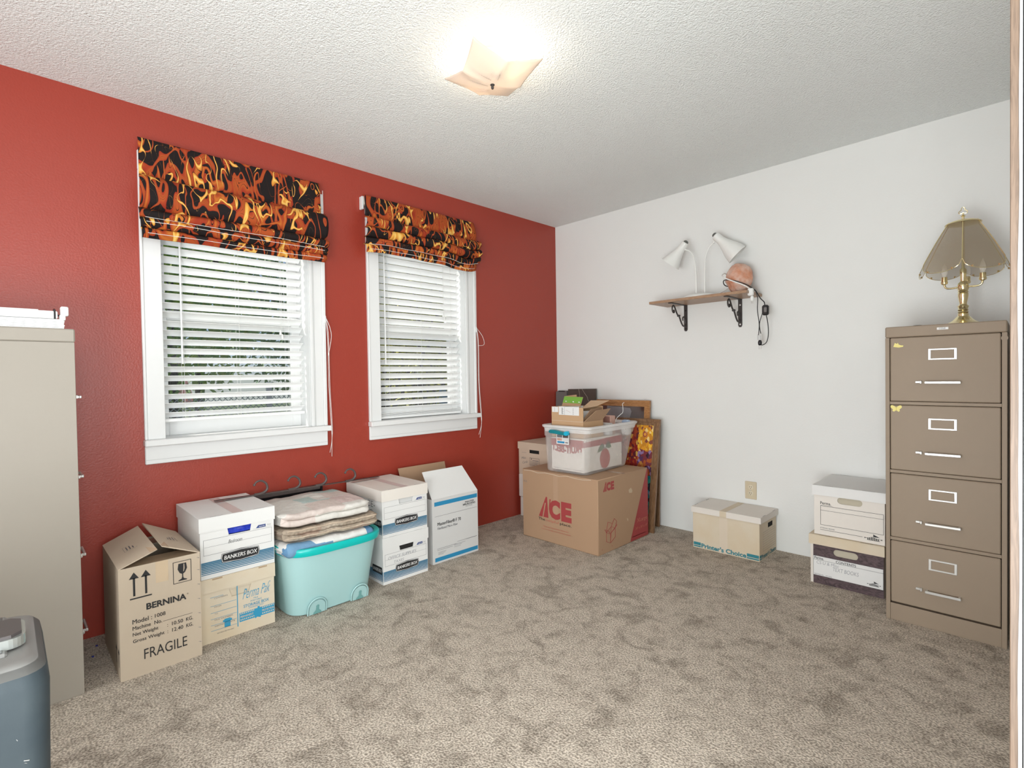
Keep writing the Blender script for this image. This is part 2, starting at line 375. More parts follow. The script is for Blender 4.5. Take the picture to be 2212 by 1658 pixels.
    def panel(s, F, w, h, hole, th, m, u0=0, v0=0):
        """flat board with a real hole"""
        out = [(u0,v0),(u0+w,v0),(u0+w,v0+h),(u0,v0+h)]
        pts = out + hole; tri = tessellate_polygon([[V(a,b,0) for a,b in out], [V(a,b,0) for a,b in hole]])
        N = len(pts); vs = [F.p(a,b,0) for a,b in pts] + [F.p(a,b,-th) for a,b in pts]
        fs = [list(t) for t in tri] + [[N+i for i in t] for t in tri]
        fs += [[i,(i+1)%4,N+(i+1)%4,N+i] for i in range(4)]
        k = len(hole); fs += [[4+i,4+(i+1)%k,N+4+(i+1)%k,N+4+i] for i in range(k)]
        return s.add(vs, fs, m)
    def text(s, F, t, u, v, w, h, m, bold=0, shear=0, d=.001, mirror=False, arc=0, rise=0):
        if 0 < bold < .034:
            k = bold*h*.7
            for i_, q in enumerate((-k, 0, k)): s.text(F, t, u+q, v, w, h, m, 0, shear, d+.00025*i_, mirror, arc, rise)
            return s
        vs, fs = text_mesh(t, bold); out = []
        for x, y in vs:
            yy = y*h + arc*((2*x-1)**2) + rise*x; xx = x*w + shear*y*h
            if mirror: xx = w - xx
            out.append(F.p(u+xx, v+yy, d))
        return s.add(out, fs, m)
    def grid(s, fn, nu, nv, m, uvfn=None, smooth=True, closed_u=False):
        vs = [fn(i/nu, j/nv) for j in range(nv+1) for i in range(nu+1)]
        fs = [[j*(nu+1)+i, j*(nu+1)+i+1, (j+1)*(nu+1)+i+1, (j+1)*(nu+1)+i] for j in range(nv) for i in range(nu)]
        uvs = [uvfn(i/nu, j/nv) for j in range(nv+1) for i in range(nu+1)] if uvfn else None
        return s.add(vs, fs, m, smooth, uvs)
    def build(s, name, parent=None, origin=None, recalc=True, mods=None):
        if origin is None: origin = parent.get('_o', (0,0,0)) if parent else (0,0,0)
        o3 = Vector(origin)
        me = bpy.data.meshes.new(name); me.from_pydata([v-o3 for v in s.v], [], s.f)
        for m in s.mats: me.materials.append(m)
        for p, k, sm in zip(me.polygons, s.m, s.sm): p.material_index = k; p.use_smooth = sm
        if any(u != (0,0) for u in s.uv):
            ul = me.uv_layers.new(name='UVMap')
            for l in me.loops: ul.data[l.index].uv = s.uv[l.vertex_index]
        if recalc:
            bm = bmesh.new(); bm.from_mesh(me); bmesh.ops.recalc_face_normals(bm, faces=bm.faces); bm.to_mesh(me); bm.free()
        if any(s.sm): me.set_sharp_from_angle(angle=math.radians(40))
        o = bpy.data.objects.new(name, me); COL.objects.link(o)
        if parent: o.parent = parent; ORG[o.name] = ORG.get(parent.name, (0,0,0))
        else: o.location = o3; ORG[o.name] = tuple(o3)
        return o
ORG = {}
def tag(o, label, cat, group=None, kind=None):
    o['label'] = label; o['category'] = cat
    if group: o['group'] = group
    if kind: o['kind'] = kind
    return o
def thing(name, label, cat, loc, group=None):
    o = bpy.data.objects.new(name, None); COL.objects.link(o); o.location = loc; o.empty_display_size = .05
    ORG[o.name] = tuple(loc); return tag(o, label, cat, group)
def part(mb, name, parent, label=None):
    o = mb.build(name, parent, ORG[parent.name])
    if label: o['label'] = label
    return o
def struct(mb, name):
    o = mb.build(name); o['kind'] = 'structure'; return o
FX = lambda x, y0, z0=0: Frame((x, y0, z0), (0,1,0), (0,0,1))      # faces +x, u along +y
FY = lambda y, x0, z0=0: Frame((x0, y, z0), (1,0,0), (0,0,1))      # faces -y, u along +x
FZ = lambda z, x0, y0: Frame((x0, y0, z), (1,0,0), (0,1,0))        # faces up
def arc(cx, cy, r, a0, a1, n): return [(cx+r*math.cos(a0+(a1-a0)*i/n), cy+r*math.sin(a0+(a1-a0)*i/n)) for i in range(n+1)]
def circ(cx, cy, r, n=16): return arc(cx, cy, r, 0, 2*PI*(n-1)/n, n-1)
def smooth_path(pts, k=6):
    pts = [Vector(p) for p in pts]; out = []
    for i in range(len(pts)-1):
        p0 = pts[max(i-1,0)]; p1 = pts[i]; p2 = pts[i+1]; p3 = pts[min(i+2,len(pts)-1)]
        for j in range(k):
            t = j/k; out.append(.5*((2*p1)+(-p0+p2)*t+(2*p0-5*p1+4*p2-p3)*t*t+(-p0+3*p1-3*p2+p3)*t**3))
    return out + [pts[-1]]

# ------------------------------------------------------------ the room
CH = 2.44
YB = -6.6; XR = 2.95
b = MB(); b.box(-.0, 5.0, YB, .0, -.1, 0, M_carpet); struct(b, 'floor')
b = MB(); b.box(-.0, 5.0, YB, .0, CH, CH+.1, M_ceil); struct(b, 'ceiling')
WIN = {1: (-2.945, -2.218), 2: (-1.772, -1.045)}
b = MB(); WZ0, WZ1 = .85, 2.14
ys = [YB-.0, WIN[1][0], WIN[1][1], WIN[2][0], WIN[2][1], .2]
for i in range(5):
    if i in (1, 3):
        b.box(-.2, 0, ys[i], ys[i+1], -.1, WZ0, M_red); b.box(-.2, 0, ys[i], ys[i+1], WZ1, CH+.1, M_red)
    else: b.box(-.2, 0, ys[i], ys[i+1], -.1, CH+.1, M_red)
struct(b, 'wall_left')
b = MB(); b.box(0, XR, 0, .15, -.1, CH+.1, M_wall); struct(b, 'wall_back')
b = MB(); b.box(XR+.012, XR+.13, -2.44, .15, -.1, CH+.1, M_wall); b.box(XR, XR+.012, -2.44, 0, 0, CH, M_wall)
b.box(XR, XR+.13, -4.2, -2.44, 2.08, CH, M_wall); b.box(XR, XR+.13, YB, -4.2, 0, CH, M_wall); struct(b, 'wall_right')
b = MB(); b.box(0, 5, YB-.1, YB, -.1, CH+.1, M_wall); struct(b, 'wall_rear')
b = MB(); b.box(4.6, 4.7, YB, -.0, -.1, CH+.1, M_wall); b.box(XR+.13, 4.6, -1.7, -1.6, 0, CH, M_wall); struct(b, 'wall_hall')
# worn wooden edge of the doorway right beside the camera, its painted face and the gap behind it
b = MB(); Yd = -2.46; M_chip = mat('chipped_grey_white_paint', (.40,.41,.42), .5, var=.3, vscale=30)
def wob(z): return .0007*math.sin(z*9)+.0006*math.sin(z*23+1)
xs0 = 2.9347
b.box(xs0, 2.9478, Yd, Yd+.02, 0, 2.08, M_door, .001)
n = 60
for i in range(n):
    z0, z1 = 2.08*i/n, 2.08*(i+1)/n
    x0, x1 = 2.9437+wob(z0), 2.9437+wob(z1)
    b.add([V(x0,Yd-.0008,z0), V(2.9478,Yd-.0008,z0), V(2.9478,Yd-.0008,z1), V(x1,Yd-.0008,z1)], [(0,1,2,3)], M_chip)
b.box(2.9478, 2.9492, Yd+.004, Yd+.02, 0, 2.08, M_dark)
b.box(2.9492, 3.08, Yd-.002, Yd+.02, 0, 2.08, M_chip)
struct(b, 'trim_1')

def window(num, y0, y1, blind_z0):
    """casing, stool, apron, jambs, two sashes and panes"""
    co0, co1 = y0-.080, y1+.088
    b = MB()
    # casing boards with a back band
    b.box(0, .016, co0+.012, y0+.004, .863, 2.135, M_trim, .002); b.box(0, .016, y1-.004, co1-.02, .863, 2.135, M_trim, .002)
    b.box(0, .022, co1-.02, co1, .863, 2.135, M_trim, .003); b.box(.0, .022, co0, co0+.012, .863, 2.135, M_trim, .003)
    b.box(0, .018, co0, co1, 2.135, 2.225, M_trim, .003)
    for a in (y1+.012, y1+.018): b.box(.016, .0175, a, a+.0015, .863, 2.13, M_trimline)
    # jambs
    b.box(-.2, 0, y0-.0, y0+.006, .85, 2.14, M_trim); b.box(-.2, 0, y1-.006, y1, .85, 2.14, M_trim); b.box(-.2, 0, y0, y1, 2.134, 2.14, M_trim)
    # sashes
    for x, za, zb in ((-.175, 1.44, 2.134), (-.145, .863, 1.50)):
        w = .048
        b.box(x-.015, x+.015, y0+.006, y0+w, za, zb, M_trim, .003); b.box(x-.015, x+.015, y1-w-.008, y1-.006, za, zb, M_trim, .003)
        b.box(x-.015, x+.015, y0+w, y1-w-.008, za, za+.075 if za < 1 else za+.05, M_trim, .003); b.box(x-.015, x+.015, y0+w, y1-w-.008, zb-.05, zb, M_trim, .003)
    root = struct(b, 'window_%d' % num)
    g = MB(); g.box(-.147, -.143, y0+.048, y1-.056, .93, 1.45, M_glass); g.box(-.177, -.173, y0+.048, y1-.056, 1.49, 2.09, M_glass); part(g, 'window_pane', root)
    g = MB(); g.box(-.2, 0, y0-.0, y1, .832, .863, M_trim); g.box(0, .048, co0-.004, co1+.012, .832, .863, M_trim, .004); part(g, 'window_sill', root)
    g = MB(); g.box(0, .018, co0, co1, .746, .832, M_trim, .003); g.box(.018, .0188, co0+.003, co1-.003, .7660, .7672, M_trimline); part(g, 'apron', root)
window(1, *WIN[1], .93); window(2, *WIN[2], .87)

def blind(y0, y1, zbot, ang, label, piled, wand_y, cord_y, cord_z):
    t = thing('window_blind', label, 'blind', (-.065, (y0+y1)/2, 2.09), 'horizontal slat blinds in the windows')
    g = MB(); g.box(-.095, -.035, y0, y1, 2.09, 2.132, M_slat, .003); part(g, 'headrail', t)
    g = MB(); z = zbot+.036+(.022 if piled else 0); c, s_ = math.cos(ang), math.sin(ang); n = 0
    zs = []
    while z < 2.07: zs.append(z); z += .0453
    for z in zs:
        prof = []
        for k in range(7):
            q = k/6-.5; bow = .0025*(1-4*q*q)
            prof.append((q*.05, bow))
        up = [(-.065+a*c-b_*s_, z+a*s_+b_*c) for a, b_ in prof]; dn = [(-.065+a*c-(b_-.0028)*s_, z+a*s_+(b_-.0028)*c) for a, b_ in prof]
        F = Frame((0, y0+.004, 0), (1,0,0), (0,0,1))
        ring = up + dn[::-1]; N = len(ring)
        vs = [V(x, y0+.004, zz) for x, zz in ring] + [V(x, y1-.004, zz) for x, zz in ring]
        g.add(vs, [[i,(i+1)%N,N+(i+1)%N,N+i] for i in range(N)] + [list(range(N))[::-1], [N+i for i in range(N)]], M_slat, True)
    if piled:
        for k in range(4): g.box(-.09, -.04, y0+.004, y1-.004, zbot+.018+k*.006, zbot+.0215+k*.006, M_slat)
    part(g, 'slats', t)
    g = MB(); g.box(-.09, -.04, y0+.003, y1-.003, zbot, zbot+.016, M_slat, .003); part(g, 'bottom_rail', t)
    for yy in (y0+.09, (y0+y1)/2, y1-.09):
        g = MB()
        for x in (-.038, -.092): g.tube([(x, yy, zbot+.01), (x, yy, 2.1)], .0007, M_cord, 5)
        part(g, 'ladder_cord', t)
    g = MB(); g.tube([(-.022, wand_y, 2.10), (-.022, wand_y, 1.225)], .0042, M_slat, 8); g.tube([(-.022, wand_y, 2.12), (-.06, wand_y, 2.125)], .002, M_slat, 6); part(g, 'tilt_wand', t)
    g = MB()
    for k in (0, .008): g.tube([(-.024, cord_y+k, 2.1), (-.024, cord_y+k, cord_z+.05-k*2)], .0009, M_cord, 5)
    for k in (0, .010): g.lathe([(.001,.03),(.004,.026),(.007,.004),(.006,0),(0,0)], (-.024, cord_y+k, cord_z+.02-k*2.4), M_cord, 10)
    part(g, 'pull_cord', t)
blind(-2.935, -2.236, .937, math.radians(30), 'white slat blind in the larger-looking left window, hanging clear of its sill', False, -2.856, -2.375, 1.37)
blind(-1.762, -1.063, .868, math.radians(39), 'white slat blind in the window nearer the corner, bottom rail resting on its sill', True, -1.707, -1.230, 1.55)

def roman_shade(y0, y1, prof, label, crumple, cord):
    """prof: list of (x, z, widen) down the cloth"""
    t = thing('roman_shade', label, 'window shade', (.02, (y0+y1)/2, prof[0][1]), 'flame print fabric shades above the windows')
    pts = [V(x, 0, z) for x, z, w in prof]; ws = [V(w, 0, 0) for x, z, w in prof]
    K = 6; P = smooth_path(pts, K); Wd = smooth_path(ws, K)
    ln = [0]
    for a, c in zip(P, P[1:]): ln.append(ln[-1]+(c-a).length)
    nv = len(P)-1; nu = 60
    def pt(u, v):
        j = round(v*nv); p = P[j]; w = Wd[j].x; y = y0-w+(y1-y0+2*w)*u
        fold = min(1, max(0, (prof[0][1]-.12-p.z)/.1))
        a = noise.noise(V(u*5, ln[j]*7, crumple*3.1))*.012*fold + .006*fold*math.sin(u*PI*2+ln[j]*9)
        dz = noise.noise(V(u*3+9, ln[j]*3, crumple))*.010*fold - .012*fold*(4*u*(1-u))*0
        if crumple > 1:
            e = max(0, u-.62)/.38; dz -= .035*e*fold*math.sin(e*PI); a += .012*math.sin(u*24+ln[j]*20)*fold*(.3+e)
            e2 = max(0, .12-u)/.12; a -= .02*e2*fold
        return V(p.x+a, y, p.z+dz)
    g = MB(); g.grid(pt, nu, nv, M_flame, lambda u, v: (u*(y1-y0)+crumple, -ln[round(v*nv)]))
    o = part(g, 'fabric', t); sm = o.modifiers.new('solid', 'SOLIDIFY'); sm.thickness = .003; sm.offset = -1
    g = MB()
    for zt_, xo in (((1.892,.134),(1.868,.136),(1.822,.121)) if crumple < 2 else ((2.006,.1),(1.964,.113),(1.934,.107))):
        j = min(range(nv//2, nv+1), key=lambda q: abs(P[q].z-zt_)+abs(P[q].x-xo)); g.tube([pt(i/40, j/nv)+V(.0015,0,-.0012) for i in range(1, 40)], .0011, M_cord, 5)
    part(g, 'lining_edge', t, 'white lining edges')
    g = MB(); z = prof[0][1]; g.box(.0, .038, y0+.012, y1-.012, z-.055, z-.004, M_lining, .002)
    if crumple > 1: g.box(.0, .035, y0-.001, y0+.012, z-.085, z-.006, M_trim, .002)
    part(g, 'mounting_board', t)
    g = MB(); 
    zc = 1.49; yy = cord
    g.tube(smooth_path([(.03, yy, prof[0][1]-.03), (.032, yy+.001, 1.9), (.03, yy, zc+.01)]), .0016, M_cord, 6)
    for k in (0, .006): g.tube(smooth_path([(.03, yy+k, zc), (.034, yy+.01+k, 1.38), (.03, yy+.014+k, 1.1), (.05, yy+.014+k, .86), (.055, yy+.014, .78), (.02, yy+.016+k*2, .70-k*4)]), .0014, M_cord, 6)
    lp = .032 if crumple < 2 else .07
    g.tube(smooth_path([(.03, yy+.002, zc+.012), (.035, yy+lp*.8, zc-.05), (.035, yy+lp, zc-.11), (.032, yy+.012, zc-.12-(.10 if crumple < 2 else 0))]), .0015, M_cord, 6)
    part(g, 'pull_cord', t)
    g = MB(); g.box(.016, .024, yy-.008, yy+.010, zc-.022, zc+.022, M_trim, .003); g.tube([(.0, yy, zc), (.03, yy, zc)], .005, M_trim, 8); g.tube([(.03, yy, zc-.018), (.03, yy, zc+.018)], .004, M_trim, 8)
    part(g, 'cord_cleat', t)
P1 = [(.045,2.272,0),(.058,2.262,0),(.062,2.20,0),(.064,2.12,0),(.060,2.083,0),(.064,2.082,0),(.100,2.084,.005),(.128,2.055,.009),(.136,2.00,.011),(.126,1.955,.010),(.090,1.925,.006),(.085,1.935,.004),(.115,1.937,.012),(.142,1.918,.014),(.132,1.892,.012),(.095,1.885,.006),(.092,1.89,.004),(.125,1.887,.010),(.138,1.868,.010),(.118,1.845,.006),(.090,1.846,.003),(.088,1.848,.002),(.112,1.842,.006),(.120,1.825,.004),(.100,1.800,0)]
P2 = [(.045,2.276,0),(.060,2.266,0),(.080,2.20,.004),(.082,2.16,.006),(.075,2.135,.004),(.085,2.130,.004),(.118,2.125,.012),(.130,2.098,.014),(.118,2.072,.012),(.085,2.068,.004),(.090,2.070,.004),(.128,2.062,.012),(.138,2.035,.014),(.118,2.010,.010),(.085,2.008,.004),(.115,2.0,.006),(.112,1.965,.006),(.080,1.968,.002),(.105,1.962,.002),(.106,1.935,0),(.098,1.915,0)]
roman_shade(-3.028, -2.166, P1, 'flame print fabric shade over the left window, long flat panel above its folds', 1.0, -2.137)
roman_shade(-1.886, -1.000, P2, 'bunched flame print shade over the window nearer the corner, lower right edge sagging', 2.0, -.964)

# ------------------------------------------------------------ filing cabinets
def cabinet(F, w, depth, label, body_m, hx, holders=True, full=True):
    """four-drawer steel cabinet; F is the frame of its front face, origin at its lower left corner"""
    H = 1.334; c = F.p(w/2, 0, -depth/2)
    t = thing('filing_cabinet', label, 'filing cabinet', (c.x, c.y, 0), 'steel filing cabinets')
    M = Matrix((F.u, F.v, F.n)).transposed().to_4x4(); M.translation = F.o
    g = MB()
    g.box(0, .016, 0, H-.0485, -depth, 0, body_m, .001, M); g.box(w-.016, w, 0, H-.0485, -depth, 0, body_m, .001, M)
    g.box(0, w, H-.048, H, -depth, .002, body_m, .004, M)
    g.box(.016, w-.016, 0, .076, -depth, -.003, body_m, .001, M); g.box(.016, w-.016, .076, H-.05, -depth, -depth+.003, body_m, 0, M)
    for z in (.373, .680, .990): g.box(.016, w-.016, z-.007, z+.007, -depth, -.004, body_m, .001, M)
    g.box(.016, w-.016, .078, H-.05, -depth+.01, -.03, M_gap, 0, M)
    if full:
        g.prism(F, circ(w-.008, 1.262, .011, 14), 0, .0012, body_m); g.rect(F, w/2-.018, H-.024, w/2+.020, H-.014, M_white, .003)
        g.text(F, 'COLE', w/2-.011, H-.0215, .022, .006, M_black, .02, d=.0036)
    part(g, 'body', t)
    for z0, z1 in ((.084,.364),(.382,.671),(.689,.981),(.999,1.284)):
        g = MB(); g.box(.0185, w-.0185, z0, z1, -.55, .001, body_m, .0035, M); d = part(g, 'drawer', t)
        zh = z0 + .085
        g = MB(); pts = [F.p(hx, zh, 0), F.p(hx, zh, .022), F.p(hx+.006, zh, .028), F.p(hx+.110, zh, .028), F.p(hx+.116, zh, .022), F.p(hx+.116, zh, 0)]
        g.box(hx-.002, hx+.118, zh-.006, zh+.005, .022, .030, M_chrome, .002, M); g.box(hx, hx+.008, zh-.005, zh+.004, 0, .024, M_chrome, .001, M); g.box(hx+.108, hx+.116, zh-.005, zh+.004, 0, .024, M_chrome, .001, M)
        part(g, 'handle', d)
        g = MB(); g.box(hx-.036, hx-.014, zh-.004, zh+.006, 0, .012, M_chrome, .002, M); g.box(hx-.020, hx-.012, zh-.006, zh+.007, 0, .018, M_chrome, .002, M); part(g, 'latch', d)
        if holders:
            a, b_, c_, e = hx+.008, hx+.104, z1-.103, z1-.054
            g = MB(); g.box(a, b_, e-.007, e, 0, .004, M_chrome, .0015, M); g.box(a, b_, c_, c_+.007, 0, .004, M_chrome, .0015, M)
            g.box(a, a+.010, c_+.005, e-.005, 0, .004, M_chrome, .0015, M); g.box(b_-.010, b_, c_+.005, e-.005, 0, .004, M_chrome, .0015, M); part(g, 'label_holder', d)
    return t
FR = FY(-.628, 2.488)
cabR = cabinet(FR, .402, .61, 'taupe four-drawer steel filing cabinet on the right with a brass lamp on top', M_cab, .145)
# yellow stickers on the right cabinet: an insect-like one above, a butterfly below
g = MB(); g.poly(FR, [(.036,1.262),(.030,1.244),(.050,1.240),(.066,1.243),(.067,1.249),(.058,1.250),(.050,1.254),(.047,1.262),(.043,1.257)], M_yel, .002)
o = tag(g.build('sticker', None, FR.p(.048,1.25,.001)), 'small yellow snail-shaped sticker on the top drawer of the right filing cabinet', 'sticker', 'yellow stickers on the filing cabinet')
g = MB()
for sgn in (1,-1):
    q = [(0,0),(.004,.010),(.014,.016),(.020,.014),(.021,.006),(.016,0),(.012,-.003),(.014,-.010),(.008,-.014),(.002,-.008)]
    g.poly(FR, [(.040+sgn*a, .965+b_) for a, b_ in (q if sgn > 0 else q[::-1])], M_yel, .002)
g.tube([FR.p(.040,.955,.003), FR.p(.040,.974,.003)], .0015, M_yel, 6)
tag(g.build('sticker', None, FR.p(.04,.965,.001)), 'small yellow butterfly sticker on the second drawer of the right filing cabinet', 'sticker', 'yellow stickers on the filing cabinet')
FLc = Frame((.515, -3.307, 0), (-1,0,0), (0,0,1))
cabinet(FLc, .457, .67, 'pale taupe steel filing cabinet at the left edge, seen from its plain side', M_cabl, .17, True, False)

# rolled stack of blind slats and its rail lying on the left cabinet
t = thing('folded_blind', 'white taken-down slat blind folded on top of the left filing cabinet', 'blind', (.47, -3.6, 1.334))
g = MB()
for k in range(7): g.box(.445, .497, -3.93, -3.333+.001*(k%3), 1.335+k*.0049, 1.335+k*.0049+.0042, M_slat, .001)
part(g, 'slats', t)
g = MB(); g.box(.450, .502, -3.93, -3.350, 1.370, 1.397, M_slat, .003); g.box(.455, .49, -3.93, -3.40, 1.397, 1.401, M_slat, .001); part(g, 'headrail', t)
g = MB(); g.box(.462, .507, -3.342, -3.320, 1.381, 1.414, M_slat, .003); g.tube([(.485,-3.35,1.385),(.49,-3.335,1.375)], .003, M_blackp, 6); g.box(.45,.50,-3.345,-3.328,1.366,1.384,M_slat,.002); part(g, 'end_bracket', t)
g = MB(); g.tube([(.505,-3.358,1.368),(.506,-3.358,1.40),(.48,-3.358,1.405),(.455,-3.358,1.40)], .0028, M_blackp, 8); part(g, 'strap', t)
g = MB(); g.box(.38, .43, -3.95, -3.455, 1.335, 1.404, M_white2, .002); tag(g.build('cardboard_carton', None, (.405,-3.6,1.335)), 'low cream carton edge behind the folded blind on the left filing cabinet', 'box')

# ------------------------------------------------------------ brass touch lamp
def brass_lamp():
    c = V(2.737, -.35, 1.3345)
    t = thing('table_lamp', 'brass table lamp with smoked glass petal shade on the right filing cabinet', 'lamp', tuple(c))
    g = MB(); g.lathe([(0,0),(.074,0),(.076,.004),(.074,.010),(.058,.017),(.042,.026),(.030,.038),(.022,.048)], c, M_brass, 40); part(g, 'base', t)
    g = MB(); prof = [(.022,.046),(.0225,.058),(.019,.061),(.0225,.066),(.019,.071),(.0225,.077),(.019,.082),(.022,.089),(.0235,.094),(.017,.100),(.015,.106),(.019,.125),(.022,.142),(.021,.148),(.0225,.151),(.019,.154),(.0225,.160),(.019,.164),(.0235,.171),(.0235,.190),(.021,.198),(.017,.203),(.012,.208),(.012,.232),(.014,.24),(.014,.262),(.006,.27),(.0045,.46),(.006,.47),(.006,.478)]
    g.lathe([(r*.88 if r > .008 else r, z) for r, z in prof], c, M_brass, 30); part(g, 'stem', t)
    for k, a in enumerate((math.radians(-8), math.radians(172), math.radians(82))):
        d = V(math.cos(a), math.sin(a), 0)
        g = MB(); g.tube(smooth_path([c+V(0,0,.182)+d*.02, c+V(0,0,.181)+d*.05, c+V(0,0,.188)+d*.064, c+V(0,0,.205)+d*.068]), .0042, M_brass, 10)
        g.lathe([(.004,0),(.012,.004),(.014,.012),(.012,.014),(.0115,.036),(0,.036)], c+V(0,0,.200)+d*.068, M_brass, 18); ar = part(g, 'arm', t)
        g = MB(); g.lathe([(.006,0),(.008,.004),(.0125,.016),(.014,.026),(.011,.042),(.005,.056),(.001,.066),(0,.067)], c+V(0,0,.236)+d*.068, M_bulb, 16); part(g, 'bulb', ar)
    cam = math.atan2(-3.5+.35, 2.956-2.737)-.02
    zt, rt, rb = .478, .056, .166
    for k in range(6):
        a0 = cam + k*PI/3; a1 = a0 + PI/3
        def pp(s_, q, off=0):
            # s_ across 0..1, q down 0..1
            L = .86 + .19*math.sqrt(max(0, 1-(2*s_-1)**2))**.9
            bow = .02*math.sin(q*PI*.9)
            A = V(math.cos(a0),math.sin(a0),0); B = V(math.cos(a1),math.sin(a1),0); D = A*(1-s_)+B*s_
            qq = q*L; r = rt + (rb-rt)*qq - bow*0 + .010*qq*qq
            return c + D*(r+off) + V(0,0, zt-.225*qq + .012*math.sin(qq*PI)*1)
        g = MB(); nu, nv = 14, 10
        g.grid(lambda u, v: pp(.012+.976*u, v), nu, nv, M_smoke); o = part(g, 'glass_panel', t)
        g = MB(); g.tube([pp(0, q/10, .001) for q in range(11)], .0021, M_brass, 8)
        g.tube([pp(s_/16, 1, .0) for s_ in range(17)], .0013, M_brass, 6)
        for s_ in (.22, .78):
            g.lathe([(0,-.004),(.004,-.004),(.004,.004),(0,.004)], pp(s_, .985), M_brass, 8)
        part(g, 'edge_trim', o)
    g = MB(); g.lathe([(0,.486),(.030,.487),(.045,.483),(.064,.474),(.066,.470),(.060,.470),(.03,.478),(0,.478)], c, M_brass, 36); part(g, 'shade_cap', t)
    g = MB(); g.lathe([(.008,.484),(.010,.488),(.005,.492),(.005,.503),(.010,.506),(.004,.510),(.0035,.514)], c, M_brass, 16)
    g.tube([c+V((.0125+.0045*math.cos(3*q))*math.sin(q), 0, .529+(.0125+.0045*math.cos(3*q))*math.cos(q)) for q in [2*PI*i/36 for i in range(36)]], .0019, M_brass, 6, True)
    g.tube([c+V(0,0,.508), c+V(0,0,.522)], .002, M_brass, 6)
    part(g, 'finial', t)
brass_lamp()
g = MB(); g.tube(smooth_path([(2.725,-.434,1.3370),(2.67,-.47,1.3375),(2.63,-.50,1.337),(2.615,-.52,1.3375),(2.60,-.50,1.342),(2.575,-.48,1.343),(2.56,-.50,1.337),(2.565,-.53,1.337)]), .0022, M_blackp, 8)
tag(g.build('power_cord', None, (2.64,-.5,1.334)), 'thin black cord curling across the top of the right filing cabinet', 'cord')

# ------------------------------------------------------------ tool case bottom left
def tool_case():
    zt = .60; x0, x1, y1, y0 = 1.262, 1.605, -3.441, -3.95
    t = thing('tool_case', 'scuffed blue-grey hard plastic case with folding handle beside the left filing cabinet', 'case', ((x0+x1)/2, (y0+y1)/2, 0))
    g = MB(); prof = []
    # rounded hull: rings of superellipse cross-section
    def ring(z, inset, rr):
        a0, a1, b0, b1 = x0+inset, x1-inset, y0+inset, y1-inset; out = []
        for cx, cy, s in ((a1-rr,b1-rr,0),(a0+rr,b1-rr,1),(a0+rr,b0+rr,2),(a1-rr,b0+rr,3)):
            for i in range(6): an = s*PI/2+i*PI/10; out.append(V(cx+rr*math.cos(an), cy+rr*math.sin(an), z))
        return out
    rings = [ring(0,.02,.03), ring(.02,.006,.035), ring(.30,.004,.04), ring(zt-.05,0,.04), ring(zt-.02,.005,.04), ring(zt-.006,.016,.035), ring(zt,.03,.03)]
    N = len(rings[0]); vs = [v for r in rings for v in r]
    g.add(vs, [[i*N+k, i*N+(k+1)%N, (i+1)*N+(k+1)%N, (i+1)*N+k] for i in range(len(rings)-2) for k in range(N)] + [list(range(N))[::-1]], M_case, True)
    g.add([v for r in rings[-3:] for v in r], [[i*N+k, i*N+(k+1)%N, (i+1)*N+(k+1)%N, (i+1)*N+k] for i in range(2) for k in range(N)] + [[2*N+k for k in range(N)]], M_casetop, True)
    F = FX(x1+.0005, 0, 0); rnd = random.Random(3)
    for k in range(70):
        yy = y1-.03-rnd.random()*.12; zz = .05+rnd.random()*.48; L = rnd.choice((.004,.008,.02,.05)); a = rnd.uniform(.2,1.5); w = rnd.uniform(.0004,.0012)
        dy, dz = L*math.cos(a), L*math.sin(a)
        xx = x1-.003
        g.tube([(xx+.0015, yy, zz), (xx+.0015, yy-dy, zz+dz)], w, M_scratch, 4)
    part(g, 'body', t)
    Z = zt+.001
    g = MB(); g.box(x0+.035, x1-.075, y0+.05, y1-.060, Z-.004, Z+.006, M_casetop, .004); g.box(x0+.042, x1-.082, y0+.06, y1-.067, Z+.004, Z+.0075, M_caselab, .001)
    FTp = FZ(Z+.0078, 0, 0)
    g.rect(FTp, x0+.085, y1-.13, x0+.097, y1-.069, M_lred, 0); g.rect(FTp, x1-.155, y1-.13, x1-.143, y1-.069, M_lred, 0)
    part(g, 'label_plate', t, 'dark label plate with red stripes')
    # folding U handle
    ha, hb, hy = 1.392, 1.508, y1-.032
    FH = FZ(Z+.004, 0, 0); R_ = .026
    out = [(ha, y1-.26)] + [(ha+R_-R_*math.cos(a), hy-R_+R_*math.sin(a)) for a in [PI/2*k/6 for k in range(7)]] + [(hb-R_+R_*math.sin(a), hy-R_+R_*math.cos(a)) for a in [PI/2*k/6 for k in range(7)]] + [(hb, y1-.26)]
    r2 = .014; wi = .016
    inn = [(hb-wi, y1-.26)] + [(hb-wi-r2+r2*math.cos(a), hy-.048-r2+r2*math.sin(a)) for a in [PI/2*k/5 for k in range(6)]] + [(ha+wi+r2-r2*math.sin(a), hy-.048-r2+r2*math.cos(a)) for a in [PI/2*k/5 for k in range(6)]] + [(ha+wi, y1-.26)]
    g = MB(); g.prism(FH, (out+inn)[::-1], 0, .020, M_pewter); h = part(g, 'handle', t)
    q = [(ha+.006, hy-.060), (ha+.006, hy-.022), (ha+.022, hy-.006), (hb-.022, hy-.006), (hb-.006, hy-.022), (hb-.006, hy-.060), (hb-.020, hy-.058), (hb-.026, hy-.046), (ha+.026, hy-.046), (ha+.020, hy-.058)]
    g = MB(); g.prism(FH, q[::-1], .018, .0265, M_handle); part(g, 'grip', h)
    g = MB(); g.box(ha+.02, ha+.06, y1-.16, y1-.10, Z+.004, Z+.016, M_pewter, .004); part(g, 'latch', t)
tool_case()

